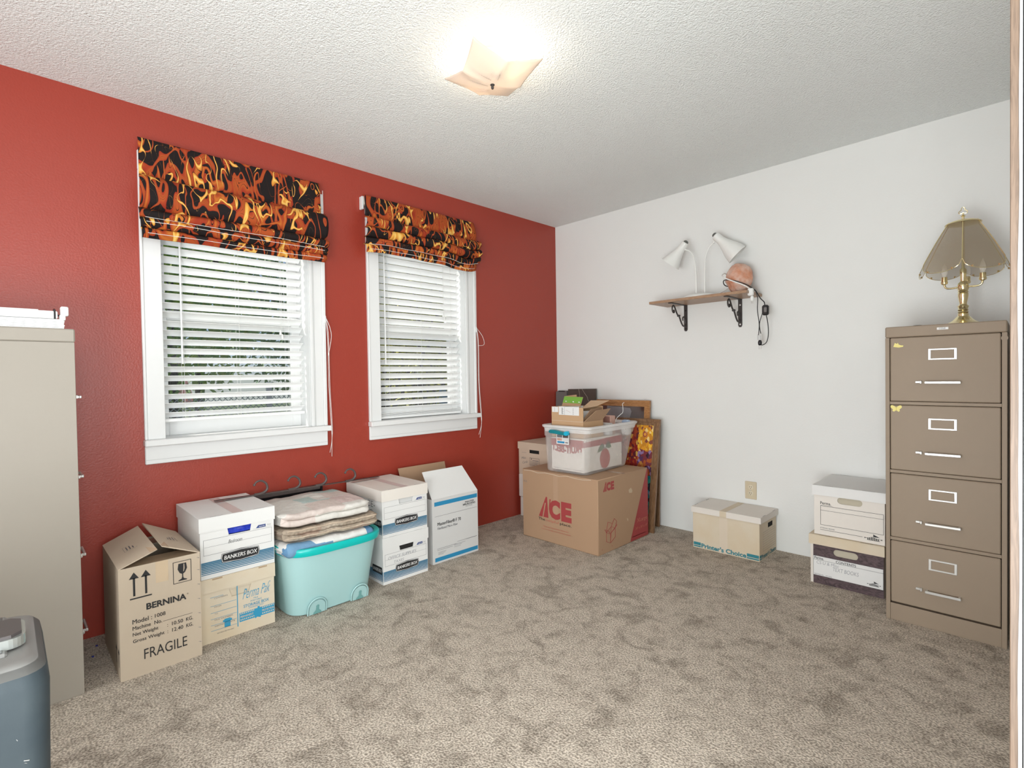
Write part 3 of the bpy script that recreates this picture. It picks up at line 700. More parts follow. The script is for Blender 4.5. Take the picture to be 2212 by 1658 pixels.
# ------------------------------------------------------------ cartons and file boxes
def shell(g, x0, x1, y0, y1, z0, z1, m, mi=None, th=.004, top=False):
    """hollow open-topped box"""
    g.box(x0, x0+th, y0, y1, z0, z1, m); g.box(x1-th, x1, y0, y1, z0, z1, m); g.box(x0+th, x1-th, y0, y0+th, z0, z1, m); g.box(x0+th, x1-th, y1-th, y1, z0, z1, m)
    g.box(x0+th, x1-th, y0+th, y1-th, z0, z0+th, mi or m)
    if top: g.box(x0+th, x1-th, y0+th, y1-th, z1-th, z1, m)

# -- fragile carton with two half-open flaps
def fragile_box():
    x0, x1, y0, y1, z1 = .108, .528, -3.202, -2.930, .428
    t = thing('cardboard_box', 'tall tan shipping carton with goblet and arrow marks and half-open top flaps', 'box', ((x0+x1)/2, (y0+y1)/2, 0))
    g = MB(); shell(g, x0, x1, y0, y1, 0, z1, M_card, M_cardin); F = FX(x1, y0, 0); w = y1-y0
    # double arrow
    for u in (.048, .086):
        g.rect(F, u-.0035, .315, u+.0035, .385, M_black); g.poly(F, [(u-.016,.382),(u+.016,.382),(u,.407)], M_black)
    g.rect(F, .034, .303, .104, .308, M_black)
    g.frame(F, .176, .322, .240, .410, .0022, M_black)
    g.poly(F, [(.195,.400),(.222,.400),(.225,.378),(.218,.362),(.211,.357),(.211,.345),(.213,.338),(.224,.333),(.224,.330),(.194,.330),(.194,.333),(.205,.338),(.207,.345),(.207,.357),(.199,.362),(.192,.378)], M_black)
    g.poly(F, [(.213,.397),(.2155,.397),(.216,.378),(.213,.366),(.2112,.366),(.2125,.378)], M_card, .0012)
    g.text(F, 'BERNINA', .085, .250, .135, .025, M_black, .035, rise=.0); g.text(F, '®', .222, .268, .006, .006, M_black)
    g.text(F, 'Model :', .040, .208, .062, .017, M_black, .012); g.text(F, '1008', .112, .210, .035, .0145, M_black, .012)
    g.text(F, 'Machine  No.', .040, .184, .095, .0145, M_black, .012); g.rect(F, .138, .186, .240, .1873, M_black)
    g.text(F, 'Net Weight', .040, .157, .082, .017, M_black, .012); g.text(F, ':', .152, .160, .002, .010, M_black, .012); g.text(F, '10.50', .168, .160, .038, .0145, M_black, .012); g.text(F, 'KG.', .217, .160, .024, .0145, M_black, .012)
    g.text(F, 'Gross Weight', .040, .131, .102, .017, M_black, .012); g.text(F, ':', .152, .134, .002, .010, M_black, .012); g.text(F, '12.40', .168, .134, .038, .0145, M_black, .012); g.text(F, 'KG.', .217, .134, .024, .0145, M_black, .012)
    g.text(F, 'FRAGILE', .074, .060, .145, .040, M_black, .0)
    for v in (.055,.115,.175,.235,.295,.355,.405): g.poly(F, [(w-.014,v+.006),(w-.003,v),(w-.003,v+.003)], M_ink2)
    F2 = Frame((x0, y0, 0), (1,0,0), (0,0,1))
    for k, u in enumerate((.33, .385)):
        g.rect(F2, u, .045, u+.006, .10, M_black); g.poly(F2, [(u-.012,.098),(u+.018,.098),(u+.003,.118)], M_black)
    part(g, 'body', t)
    g = MB(); g.rect(F, .118, .345, .160, z1, M_tape, .0006); part(g, 'tape', t)
    fl = []
    # left flap: hinge on the y0 edge, rises to the right ; right flap: hinge on the y1 edge
    for hy, iy, iz, wd, lab in ((y0, -3.076, .476, 0, 'left'), (y1, -3.060, .484, 0, 'right')):
        g = MB(); d = V(0, iy-hy, iz-z1); n = d.cross(V(1,0,0)).normalized()*.002
        if n.z < 0: n = -n
        xa = x0 + (.0 if lab == 'left' else .0)
        q = [V(xa, hy, z1), V(x1, hy, z1), V(x1-.004, iy, iz), V(xa+.01, iy+(.0), iz+.012)]
        vs = [p-n for p in q] + [p+n for p in q]
        g.add(vs, [(0,1,2,3),(4,5,6,7),(0,1,5,4),(1,2,6,5),(2,3,7,6),(3,0,4,7)], M_card)
        Ff = Frame(q[0]+n, (1,0,0), d) if hy == y0 else Frame(q[0]+n, (1,0,0), d)
        dd = .0008 if Ff.n.z > 0 else -.0008
        L = d.length
        g.frame(Ff, .19, L*.35, .26, L*.68, .0012, M_ink2, dd)
        for k in range(3): g.rect(Ff, .20, L*(.42+.08*k), .25, L*(.45+.08*k), M_ink2, dd)
        g.rect(Ff, .0, L*.82, x1-x0, L, M_tape, dd*.7)
        part(g, 'flap', t)
    g = MB(); g.box(x0+.004, x0+.10, y0+.01, y1-.01, z1-.012, z1-.008, M_card); part(g, 'inner_flap', t)
    g = MB(); g.box(x1-.12, x1-.004, y0+.008, y1-.008, z1-.010, z1-.006, M_cardin)
    part(g, 'inner_flap', t)
fragile_box()

def lid(t, x0, x1, y0, y1, z0, z1, m, slots='x', slot_m=M_ink2, c=.003):
    g = MB(); th = .003
    g.box(x0, x1, y0, y1, z1-th, z1, m, .0008); g.box(x0, x0+th, y0, y1, z0, z1-th, m); g.box(x1-th, x1, y0, y1, z0, z1-th, m)
    g.box(x0+th, x1-th, y0, y0+th, z0, z1-th, m); g.box(x0+th, x1-th, y1-th, y1, z0, z1-th, m)
    T = FZ(z1, 0, 0)
    L = (y1-y0) if slots == 'x' else (x1-x0)
    for q in (.22, .78):
        if slots == 'x':
            for xx in (x1-.004, x0+.004): g.rect(T, xx-.0015, y0+L*q-L*.08, xx+.0015, y0+L*q+L*.08, slot_m, .0005)
        else:
            for yy in (y0+.004, y1-.004): g.rect(T, x0+L*q-L*.08, yy-.0015, x0+L*q+L*.08, yy+.0015, slot_m, .0005)
    return g, T

def file_box(x0, x1, y0, y1, z0, H, label, hand=None, hole='void', side=None):
    """white fold-up file box with blue bands; the end panel faces +x"""
    t = thing('file_box', label, 'box', ((x0+x1)/2, (y0+y1)/2, z0), 'white file boxes with blue bands')
    g = MB(); F = FX(x1, y0, z0); w = y1-y0; lz = H-.062
    hol = [(w*.37,H*.652),(w*.66,H*.652),(w*.685,H*.80),(w*.345,H*.80)]
    if hole == 'high': hol = [(a, b_+.002) for a, b_ in hol]
    g.panel(F, w, H-.004, hol, .004, M_white)
    g.box(x0, x1-.004, y0, y0+.004, z0, z0+H-.004, M_white); g.box(x0, x1-.004, y1-.004, y1, z0, z0+H-.004, M_white); g.box(x0, x0+.004, y0+.004, y1-.004, z0, z0+H-.004, M_white)
    g.box(x0+.004, x1-.004, y0+.004, y1-.004, z0, z0+.004, M_white)
    def graphics(F, w):
        h = H-.06; h = H*.77
        bot, top = h*.09, h*.36
        # bands: solid low, thinning upward
        n = 8; p = (top-bot)/n
        for k in range(n):
            th = p*(.62 + .05*k) if k else p*.5
            g.rect(F, .002, bot+k*p, w-.002, bot+k*p+th, M_blue)
        g.frame(F, w*.04, h*.50, w*.965, h*.83, .0011, M_ink2); g.rect(F, w*.05, h*.67, w*.96, h*.674, M_ink2)
        # lozenge nameplate
        a, b_, c_, e = w*.27, w*.775, h*.28, h*.46; mid = (c_+e)/2
        sh = [(a+.004,c_+.002),((a+b_)/2,c_-.004),(b_-.004,c_+.002),(b_,mid),(b_-.004,e-.002),((a+b_)/2,e+.004),(a+.004,e-.002),(a,mid)]
        def sc(k): cx = (a+b_)/2; return [(cx+(u-cx)*k[0], mid+(v-mid)*k[1]) for u, v in sh]
        g.poly(F, sc((1.05,1.2)), M_black, .0010); g.poly(F, sc((1.025,1.1)), M_white, .0013); g.poly(F, sc((1,1)), M_black, .0016)
        g.text(F, 'BANKERS BOX', a+w*.03, mid-h*.042, (b_-a)-w*.06, h*.085, M_white, .03, d=.0020, shear=.12)
        g.poly(F, [(w*.74,h*.865),(w*.88,h*.865),(w*.88,h*.925),(w*.775,h*.925)], M_navy); g.text(F, 'Bankers Box', w*.785, h*.882, w*.085, h*.022, M_white, .01, d=.0012); g.text(F, 'TRUX', w*.90, h*.885, w*.055, h*.026, M_ink2)
        g.rect(F, w*.70, h*.858, w*.965, h*.861, M_ink2)
    graphics(F, w)
    FS = FY(y0, x0, z0)
    D = x1-x0
    h = H*.77; bot, top = h*.09, h*.36; p = (top-bot)/8
    for k in range(8): g.rect(FS, .002, bot+k*p, D-.002, bot+k*p+(p*(.62+.05*k) if k else p*.5), M_blue)
    if side is not None:
        a, b_, mid = D-.115, D-.008, h*.38
        g.poly(FS, [(a+.004,mid-.020),(b_-.004,mid-.020),(b_,mid),(b_-.004,mid+.020),(a+.004,mid+.020),(a,mid)], M_black, .0010)
        g.text(FS, 'BANKERS BOX', a+.008, mid-.009, .092, .018, M_white, .03, d=.0016, shear=.12)
        if side == 'office':
            g.text(FS, 'OFFICE-', .10, H*.60, .22, .034, M_ink2, -.008, .1); g.text(FS, 'MISC', .17, H*.42, .12, .032, M_ink2, -.008, .1)
    if hand:
        for s_, u, v, tw, th in hand: g.text(F, s_, w*u, h*v, w*tw, h*th, M_black if hole == 'blue' else M_pen, -.006, .25)
    part(g, 'body', t)
    if hole == 'blue':
        g = MB(); g.grid(lambda u, v: V(x1-.008-.010*noise.noise(V(u*4,v*3,1)), y0+w*.30+w*.42*u, z0+H*.66+H*.2*v), 10, 6, M_bluebag); part(g, 'bag_lining', t)
    else:
        g = MB(); g.box(x1-.012, x1-.009, y0+.01, y1-.01, z0+.02, z0+H-.02, M_dark if hole == 'void' else M_grey); part(g, 'hole_backing', t)  # for a void hole, a dark sheet stands in for the shade inside
    g, T = lid(t, x0-.004, x1+.004, y0-.004, y1+.004, z0+lz, z0+H, M_white if hole != 'high' else M_white2)
    g.rect(T, x0+.01, (y0+y1)/2-.022, x1, (y0+y1)/2+.022, M_tapepink, .0006)
    FF = FX(x1+.004, y0, z0+lz)
    part(g, 'lid', t)
    return t
file_box(.062, .454, -2.911, -2.606, .282, .266, 'white blue-banded file box with blue plastic showing in its hand hole', [('Bedroom', .36, .665, .18, .075)], 'blue')
file_box(.066, .457, -2.036, -1.740, 0, .258, 'white blue-banded file box on the carpet right of the turquoise bin, lowest of two', [('OFFICE SUPPLIES', .10, .665, .62, .085), ('TAXES', .22, .535, .22, .07)], 'void', 'plain')
file_box(.062, .457, -2.036, -1.740, .2585, .262, 'white blue-banded file box stacked second high right of the quilts, hooks resting on its lid', None, 'high', 'office')

# -- beige printed storage box under the first file box
def storage_print():
    x0, x1, y0, y1 = .07, .453, -2.914, -2.610; H = .281
    t = thing('storage_box', 'stained cream storage box with blue print, under the file box beside the tall carton', 'box', ((x0+x1)/2, (y0+y1)/2, 0))
    g = MB(); F = FX(x1, y0, 0); w = y1-y0
    g.panel(F, w, H-.006, [(w*.40,.178),(w*.63,.178),(w*.67,.212),(w*.365,.212)], .004, M_cream)
    g.box(x0, x1-.004, y0, y0+.004, 0, H-.006, M_cream); g.box(x0, x1-.004, y1-.004, y1, 0, H-.006, M_cream); g.box(x0, x0+.004, y0+.004, y1-.004, 0, H-.006, M_cream); g.box(x0+.004,x1-.004,y0+.004,y1-.004,0,.004,M_cream)
    g.rect(F, w*.468, .035, w*.480, .228, M_blue2)
    for k, (v, s_) in enumerate(((.196,'CONTENTS'),(.158,'FROM'),(.128,'TO'),(.101,'FILE NUMBER'),(.074,'DESTROY DATE'),(.050,''))):
        g.rect(F, w*.12, v, w*(.29 if k == 0 else .46), v+.0013, M_blue2)
        if s_: g.text(F, s_, w*.17, v-.0085, w*.022*len(s_), .0055, M_ink2)
    g.text(F, 'RECORDS ARE VALUABLE', w*.20, .032, w*.22, .005, M_ink2)
    g.rect(F, w*.295, .050, w*.375, .088, M_blue2); g.rect(F, w*.275, .076, w*.395, .084, M_blue2, .0012)
    g.text(F, 'Perma Pak', w*.545, .150, w*.375, .045, M_blue2, -.010, .22, rise=.004); g.text(F, '®', w*.925, .196, w*.02, .007, M_blue2)
    g.text(F, 'FILE', w*.70, .140, w*.06, .006, M_blue2); g.text(F, 'PORTABLE', w*.655, .129, w*.155, .0065, M_blue2)
    g.text(F, 'STORAGE BOX', w*.555, .1105, w*.36, .0135, M_blue2, .012); g.text(F, 'STRONGEST BUILT', w*.625, .101, w*.22, .0065, M_blue2)
    g.rect(F, w*.497, .052, w*.995, .092, M_blue2)
    for r in range(2):
        for k in range(19):
            u = w*(.51+.0255*k)
            if .70 < u/w < .80: continue
            g.rect(F, u, .0575+.027*r, u+.0042, .0635+.027*r, M_cream, .0011)
    g.text(F, 'PERMANENT', w*.51, .069, w*.18, .009, M_cream, .01, d=.0013); g.text(F, 'PROTECTION', w*.815, .069, w*.17, .009, M_cream, .01, d=.0013)
    g.poly(F, [(w*.70,.060),(w*.72,.046),(w*.74,.052),(w*.79,.046),(w*.80,.058),(w*.80,.090),(w*.78,.092),(w*.78,.099),(w*.75,.099),(w*.75,.092),(w*.70,.088)], M_blue2, .0012)
    part(g, 'body', t)
    g = MB(); g.box(x1-.012, x1-.008, y0+.02, y1-.02, .14, .25, M_cream); part(g, 'hand_hole_flap', t)
    g, T = lid(t, x0-.004, x1+.004, y0-.004, y1+.004, H-.060, H, M_cream)
    FL = FX(x1+.004, y0, H-.06)
    for k in range(40): g.rect(FL, -.002+k*.0078, -.0022+.0015*math.sin(k*1.9), .0042+k*.0078, .001, M_cream, -.0005)
    g.rect(FL, .045, .052, .085, .0585, M_cardin); g.rect(FL, .235, .052, .272, .0585, M_cardin); part(g, 'lid', t)
storage_print()

# -- turquoise-rimmed bin and the quilts in it
def aqua_bin():
    x0, x1, y0, y1, H = .085, .600, -2.594, -2.083, .345
    t = thing('storage_bin', 'pale aqua plastic bin with turquoise rim holding folded quilts', 'bin', ((x0+x1)/2, (y0+y1)/2, 0))
    cx, cy = (x0+x1)/2, (y0+y1)/2
    def ring(z, sx, sy, e=4.2, n=72):
        out = []
        for i in range(n):
            a = 2*PI*i/n; c, s = math.cos(a), math.sin(a)
            out.append(V(cx+sx*math.copysign(abs(c)**(2/e), c), cy+sy*math.copysign(abs(s)**(2/e), s), z))
        return out
    hx, hy = (x1-x0)/2, (y1-y0)/2
    g = MB(); R = [ring(0,hx-.10,hy-.055), ring(.008,hx-.088,hy-.045), ring(.03,hx-.083,hy-.041), ring(.15,hx-.058,hy-.030), ring(.315,hx-.022,hy-.012), ring(.315,hx-.027,hy-.017), ring(.02,hx-.10,hy-.05)]
    n = 72; g.add([v for r in R for v in r], [[i*n+k,i*n+(k+1)%n,(i+1)*n+(k+1)%n,(i+1)*n+k] for i in range(len(R)-1) for k in range(n)] + [list(range(n))[::-1],[(len(R)-1)*n+k for k in range(n)]], M_binaqua, True)
    part(g, 'tub', t)
    g = MB(); prof = [(-.004,-.034),(.004,-.033),(.008,-.02),(.009,-.004),(.005,.003),(-.004,.004),(-.016,.0),(-.018,-.006),(-.006,-.010)]
    rr = [ring(H+b_, hx-.008+a, hy-.006+a) for a, b_ in prof]; m = len(rr)
    g.add([v for r in rr for v in r], [[i*n+k,i*n+(k+1)%n,((i+1)%m)*n+(k+1)%n,((i+1)%m)*n+k] for i in range(m) for k in range(n)], M_rim, True); part(g, 'rim', t, 'bright turquoise rim')
    # two arched recesses with keyhole clips near the foot of the long side
    def xs(z): return cx + (hx-.083 + (z/.3)*.061) 
    for yc in (-2.437, -2.213):
        g = MB(); 
        def sp(a, b_, off): return V(xs(b_)+off, yc+a, b_)
        outer = [(-.046,.006)] + [(-.046*math.cos(q*PI/12), .034+.046*math.sin(q*PI/12)*1.05) for q in range(13)] + [(.046,.006)]
        g.tube([sp(a, b_, .001) for a, b_ in outer], .0035, M_binaqua, 6)
        inn = [(-.040,.004)] + [(-.040*math.cos(q*PI/12), .034+.040*math.sin(q*PI/12)) for q in range(13)] + [(.040,.004)]
        tri = tessellate_polygon([[V(a,b_,0) for a,b_ in inn]]); g.add([sp(a,b_,.0022) for a,b_ in inn], [list(k) for k in tri], M_binaqua)
        key = [(-.020,.004),(-.020,.012),(-.008,.024),(-.007,.036)] + [(-.009*math.cos(q*PI/8), .040+.010*math.sin(q*PI/8)) for q in range(1,8)] + [(.007,.036),(.008,.024),(.020,.012),(.020,.004)]
        tri = tessellate_polygon([[V(a,b_,0) for a,b_ in key]]); g.add([sp(a,b_,.0040) for a,b_ in key], [list(k) for k in tri], M_aqslot)
        part(g, 'castor_recess', t)
aqua_bin()

def quilt_mat(name, cols, edge, scale=9, w=.6):
    m = bpy.data.materials.new(name); m.use_nodes = True; nt = m.node_tree; n = nt.nodes; L = nt.links; p = n['Principled BSDF']
    p.inputs['Roughness'].default_value = .9; p.inputs['Specular IOR Level'].default_value = .1
    uv = n.new('ShaderNodeUVMap')
    vo = n.new('ShaderNodeTexVoronoi'); vo.inputs['Scale'].default_value = scale; vo.distance = 'CHEBYCHEV'; vo.inputs['Randomness'].default_value = w
    L.new(uv.outputs[0], vo.inputs['Vector']); sep = n.new('ShaderNodeSeparateColor'); L.new(vo.outputs['Color'], sep.inputs[0])
    r = n.new('ShaderNodeValToRGB'); cr = r.color_ramp; cr.interpolation = 'CONSTANT'
    while len(cr.elements) < len(cols): cr.elements.new(.5)
    for e, (q, c) in zip(cr.elements, cols): e.position = q; e.color = (*c,1)
    L.new(sep.outputs[0], r.inputs[0])
    nz = n.new('ShaderNodeTexNoise'); nz.inputs['Scale'].default_value = 70; L.new(uv.outputs[0], nz.inputs['Vector'])
    mx = n.new('ShaderNodeMix'); mx.data_type = 'RGBA'; mx.blend_type = 'MULTIPLY'; mx.inputs[0].default_value = edge
    L.new(r.outputs[0], mx.inputs[6]); L.new(nz.outputs[0], mx.inputs[7]); L.new(mx.outputs[2], p.inputs['Base Color'])
    b2 = n.new('ShaderNodeTexNoise'); b2.inputs['Scale'].default_value = 28; b2.inputs['Detail'].default_value = 2; L.new(uv.outputs[0], b2.inputs['Vector'])
    bp = n.new('ShaderNodeBump'); bp.inputs['Strength'].default_value = .8; bp.inputs['Distance'].default_value = .008; L.new(b2.outputs[0], bp.inputs['Height']); L.new(bp.outputs[0], p.inputs['Normal'])
    return m
Q_top = quilt_mat('pastel_quilt', [(0,(.76,.73,.68)),(.60,(.72,.62,.57)),(.68,(.53,.64,.61)),(.80,(.70,.56,.53)),(.88,(.76,.73,.68))], .2, 7)
Q_mid = quilt_mat('tan_print_quilt', [(0,(.60,.49,.38)),(.4,(.66,.55,.44)),(.75,(.55,.40,.31))], .75, 8)
Q_bin = mat('tan_binding', (.58,.46,.35), .9, var=.5, vscale=30)
Q_low = quilt_mat('blue_white_quilt', [(0,(.80,.78,.75)),(.52,(.13,.27,.45)),(.80,(.18,.33,.50))], .15, 4.5, .8)
def quilt(x0, x1, y0, y1, z0, z1, layers, m, label, seed, binding=None, droop=0, loose=0):
    g = MB(); H = (z1-z0)/layers; sec = []
    K = 7
    for i in range(layers):                      # front lips going up
        for k in range(K+1):
            a = -PI/2+PI*k/K; sec.append((1, H*.5*math.cos(a)*.9, z0+H*(i+.5)+H*.5*math.sin(a), i))
    for k in range(1, 14): sec.append((1-2*k/14, 0, z1, layers-1))
    for i in range(layers-1, -1, -1):
        for k in range(K+1):
            a = PI/2-PI*k/K; sec.append((-1, H*.5*math.cos(a)*.9, z0+H*(i+.5)+H*.5*math.sin(a), i))
    for k in range(1, 14): sec.append((-1+2*k/14, 0, z0, 0))
    ns = len(sec); ny = 56; vs = []; uvs = []
    cx, hx = (x0+x1)/2, (x1-x0)/2; ln = 0; lens = []
    prev = None
    for s_ in sec:
        p = V(cx+s_[0]*hx, 0, s_[2]); ln += (p-prev).length if prev else 0; prev = p; lens.append(ln)
    for j in range(ny+1):
        v = j/ny
        for i, (sx, off, z, lay) in enumerate(sec):
            rr = math.sin(min(1, v/.06)*PI/2) * math.sin(min(1, (1-v)/.06)*PI/2)
            lo = .012*noise.noise(V(lay*3.7+seed, 0, 1))*(1 if loose else .4)
            x = cx + sx*(hx-.012*(1-rr)+lo) + (off if sx > 0 else -off)*(.5+.5*rr)
            q = noise.noise(V(x*7, v*4.2, 3.3))
            zz = z + .010*q + .003*noise.noise(V(x*20, v*13, seed)) - droop*(max(0, v-.75)/.25)**2*.02
            zz += .008*noise.noise(V(x*4, v*2.5, 6.6))
            mid = z0+H*(lay+.5)
            if 0 < v < 1 or True:
                zz = mid + (zz-mid)*(.12+.88*rr) if (z != z1 and z != z0) else zz - (1-rr)*H*.3*(1 if z == z1 else -1)
            x += .008*noise.noise(V(z*30, v*6, seed+5))
            y = y0 + (y1-y0)*v + .012*noise.noise(V(x*6, z*22+lay, seed+8))*(1 if v in (0,1) else .4)
            vs.append(V(x, y, zz)); uvs.append((v*(y1-y0)+seed*.37, lens[i]+seed*.21))
    fs = [[j*ns+i, j*ns+(i+1)%ns, (j+1)*ns+(i+1)%ns, (j+1)*ns+i] for j in range(ny) for i in range(ns)]
    fs += [list(range(ns))[::-1], [ny*ns+i for i in range(ns)]]
    g.add(vs, fs, m, True, uvs)
    o = g.build('folded_quilt', None, (cx, (y0+y1)/2, z0)); tag(o, label, 'quilt', 'folded quilts in the aqua bin')
    if binding:
        for i in range(layers):
            g = MB(); row = i*(K+1)+K//2+ (2 if i % 2 else 1); pts = [vs[j*ns+row]+V(.002,0,0) for j in range(2, ny-1)]
            g.tube(pts, .0042, binding, 6); part(g, 'binding', o)
    return o
quilt(.15, .535, -2.595, -2.130, .305, .372, 1, Q_low, 'blue and white patchwork quilt at the bottom of the quilt pile', 3.1)
quilt(.13, .525, -2.592, -2.105, .380, .434, 2, Q_mid, 'tan printed quilt folded in the middle of the quilt pile', 5.2, Q_bin, 0, 1)
quilt(.12, .505, -2.588, -2.135, .444, .506, 2, Q_top, 'pale pastel quilt folded on top of the quilt pile', 8.4, None, .2, 1)

# ------------------------------------------------------------ hook rail and the black panel behind the bin
t = thing('coat_hook_rail', 'brown-grey metal rail of curved hooks laid across the file boxes', 'hook rail', (.16, -2.3, .55))
g = MB()
A, B = V(.175, -2.78, .5545), V(.118, -1.86, .5280)
ax = (B-A).normalized(); side = ax.cross(V(0,0,1)).normalized()
def rp(q, s_=0, z=0): return A + (B-A)*q + side*s_ + V(0,0,z)
g.add([rp(0,-.012,0),rp(0,.012,0),rp(1,.012,0),rp(1,-.012,0),rp(0,-.012,.004),rp(0,.012,.004),rp(1,.012,.004),rp(1,-.012,.004)], [(0,1,2,3),(4,5,6,7),(0,1,5,4),(1,2,6,5),(2,3,7,6),(3,0,4,7)], M_iron); part(g, 'rail', t)
for q in (.245, .435, .60, .80):
    g = MB(); b0 = rp(q, .004, .003)
    pts = smooth_path([b0+V(0,-.04,.001), b0+V(0,0,.004), b0+V(0,.022,.022), b0+V(0,.018,.050), b0+V(0,-.004,.068), b0+V(0,-.028,.066), b0+V(0,-.040,.052)])
    g.tube(pts, [.0075-.0035*i/len(pts) for i in range(len(pts))], M_iron, 10); g.lathe([(0,-.007),(.0055,-.004),(.007,0),(.0055,.004),(0,.007)], pts[-1], M_iron, 12); g.box(b0.x-.010, b0.x+.010, b0.y-.06, b0.y+.012, b0.z-.001, b0.z+.003, M_iron, .002)
    part(g, 'hook', t)
t = thing('black_tray', 'shallow black framed panel standing on edge behind the quilts', 'panel', (.05, -2.4, 0))
g = MB(); g.box(.012, .016, -2.60, -2.188, .0, .520, M_blackp); part(g, 'panel', t)
g = MB()
for z in (0, .512): g.box(.012, .045, -2.605, -2.180, z, z+.010, M_blackp, .002)
for y in (-2.605, -2.190): g.box(.012, .045, y, y+.010, 0, .522, M_blackp, .002)
g.box(.040, .047, -2.59, -2.195, .500, .518, M_iron, .002)
part(g, 'rim', t)

# ------------------------------------------------------------ tall white carton with raised flaps
def flap_carton():
    x0, x1, y0, y1, z1 = .10, .408, -1.668, -1.305, .395
    t = thing('cardboard_box', 'tall white carton with blue stripes and raised top flaps beside the file boxes', 'box', ((x0+x1)/2, (y0+y1)/2, 0))
    g = MB(); shell(g, x0, x1, y0, y1, 0, z1, M_grey, M_cardin); F = FX(x1, y0, 0); w = y1-y0
    g.rect(F, w*.045, .352, w*.985, .377, M_pblue); g.rect(F, w*.045, .012, w*.985, .036, M_pblue)
    g.rect(F, w*.05, .288, w*.98, .2895, M_ink2)
    g.text(F, 'MASTER', w*.71, .331, w*.20, .0115, M_black, .03); g.text(F, 'BUILDERS', w*.69, .317, w*.25, .0115, M_black, .03); g.text(F, '»', w*.655, .317, w*.028, .011, M_black, .03); g.text(F, 'SOLUTIONS', w*.72, .307, w*.15, .006, M_black)
    g.text(F, 'MasterFiber® F 70', w*.105, .230, w*.50, .021, M_black, .025); g.text(F, 'Fibrillated Micro Fiber', w*.105, .206, w*.43, .014, M_ink2, .006)
    for a, b_, v in ((.09,.50,.088),(.52,.97,.0995),(.09,.42,.079),(.45,.70,.086),(.45,.62,.079),(.11,.28,.066),(.11,.26,.059),(.11,.22,.052),(.45,.60,.070),(.72,.97,.0985)):
        g.rect(F, w*a, v, w*b_, v+.0016, M_ink2)
    part(g, 'body', t)
    def flap(q, m, m2=None):
        g = MB(); n = (q[1]-q[0]).cross(q[3]-q[0]).normalized()*.002
        g.add([p-n for p in q]+[p+n for p in q], [(0,1,2,3),(4,5,6,7),(0,1,5,4),(1,2,6,5),(2,3,7,6),(3,0,4,7)], m); part(g, 'flap', t)
    flap([V(x1,y0,z1), V(x1,y1,z1), V(.287,-1.335,.547), V(.291,-1.655,.547)], M_white)
    flap([V(x0,y0,z1), V(x0,y1,z1), V(.045,y1+.01,.545), V(.045,y0-.005,.545)], M_kraft)
    flap([V(x0,y0,z1), V(x1-.05,y0,z1), V(.31,y0+.02,.482), V(x0+.02,y0+.02,.482)], M_grey)
    flap([V(x0,y1,z1), V(x1-.05,y1,z1), V(.30,y1-.09,.36), V(x0+.02,y1-.09,.36)], M_kraft)
flap_carton()

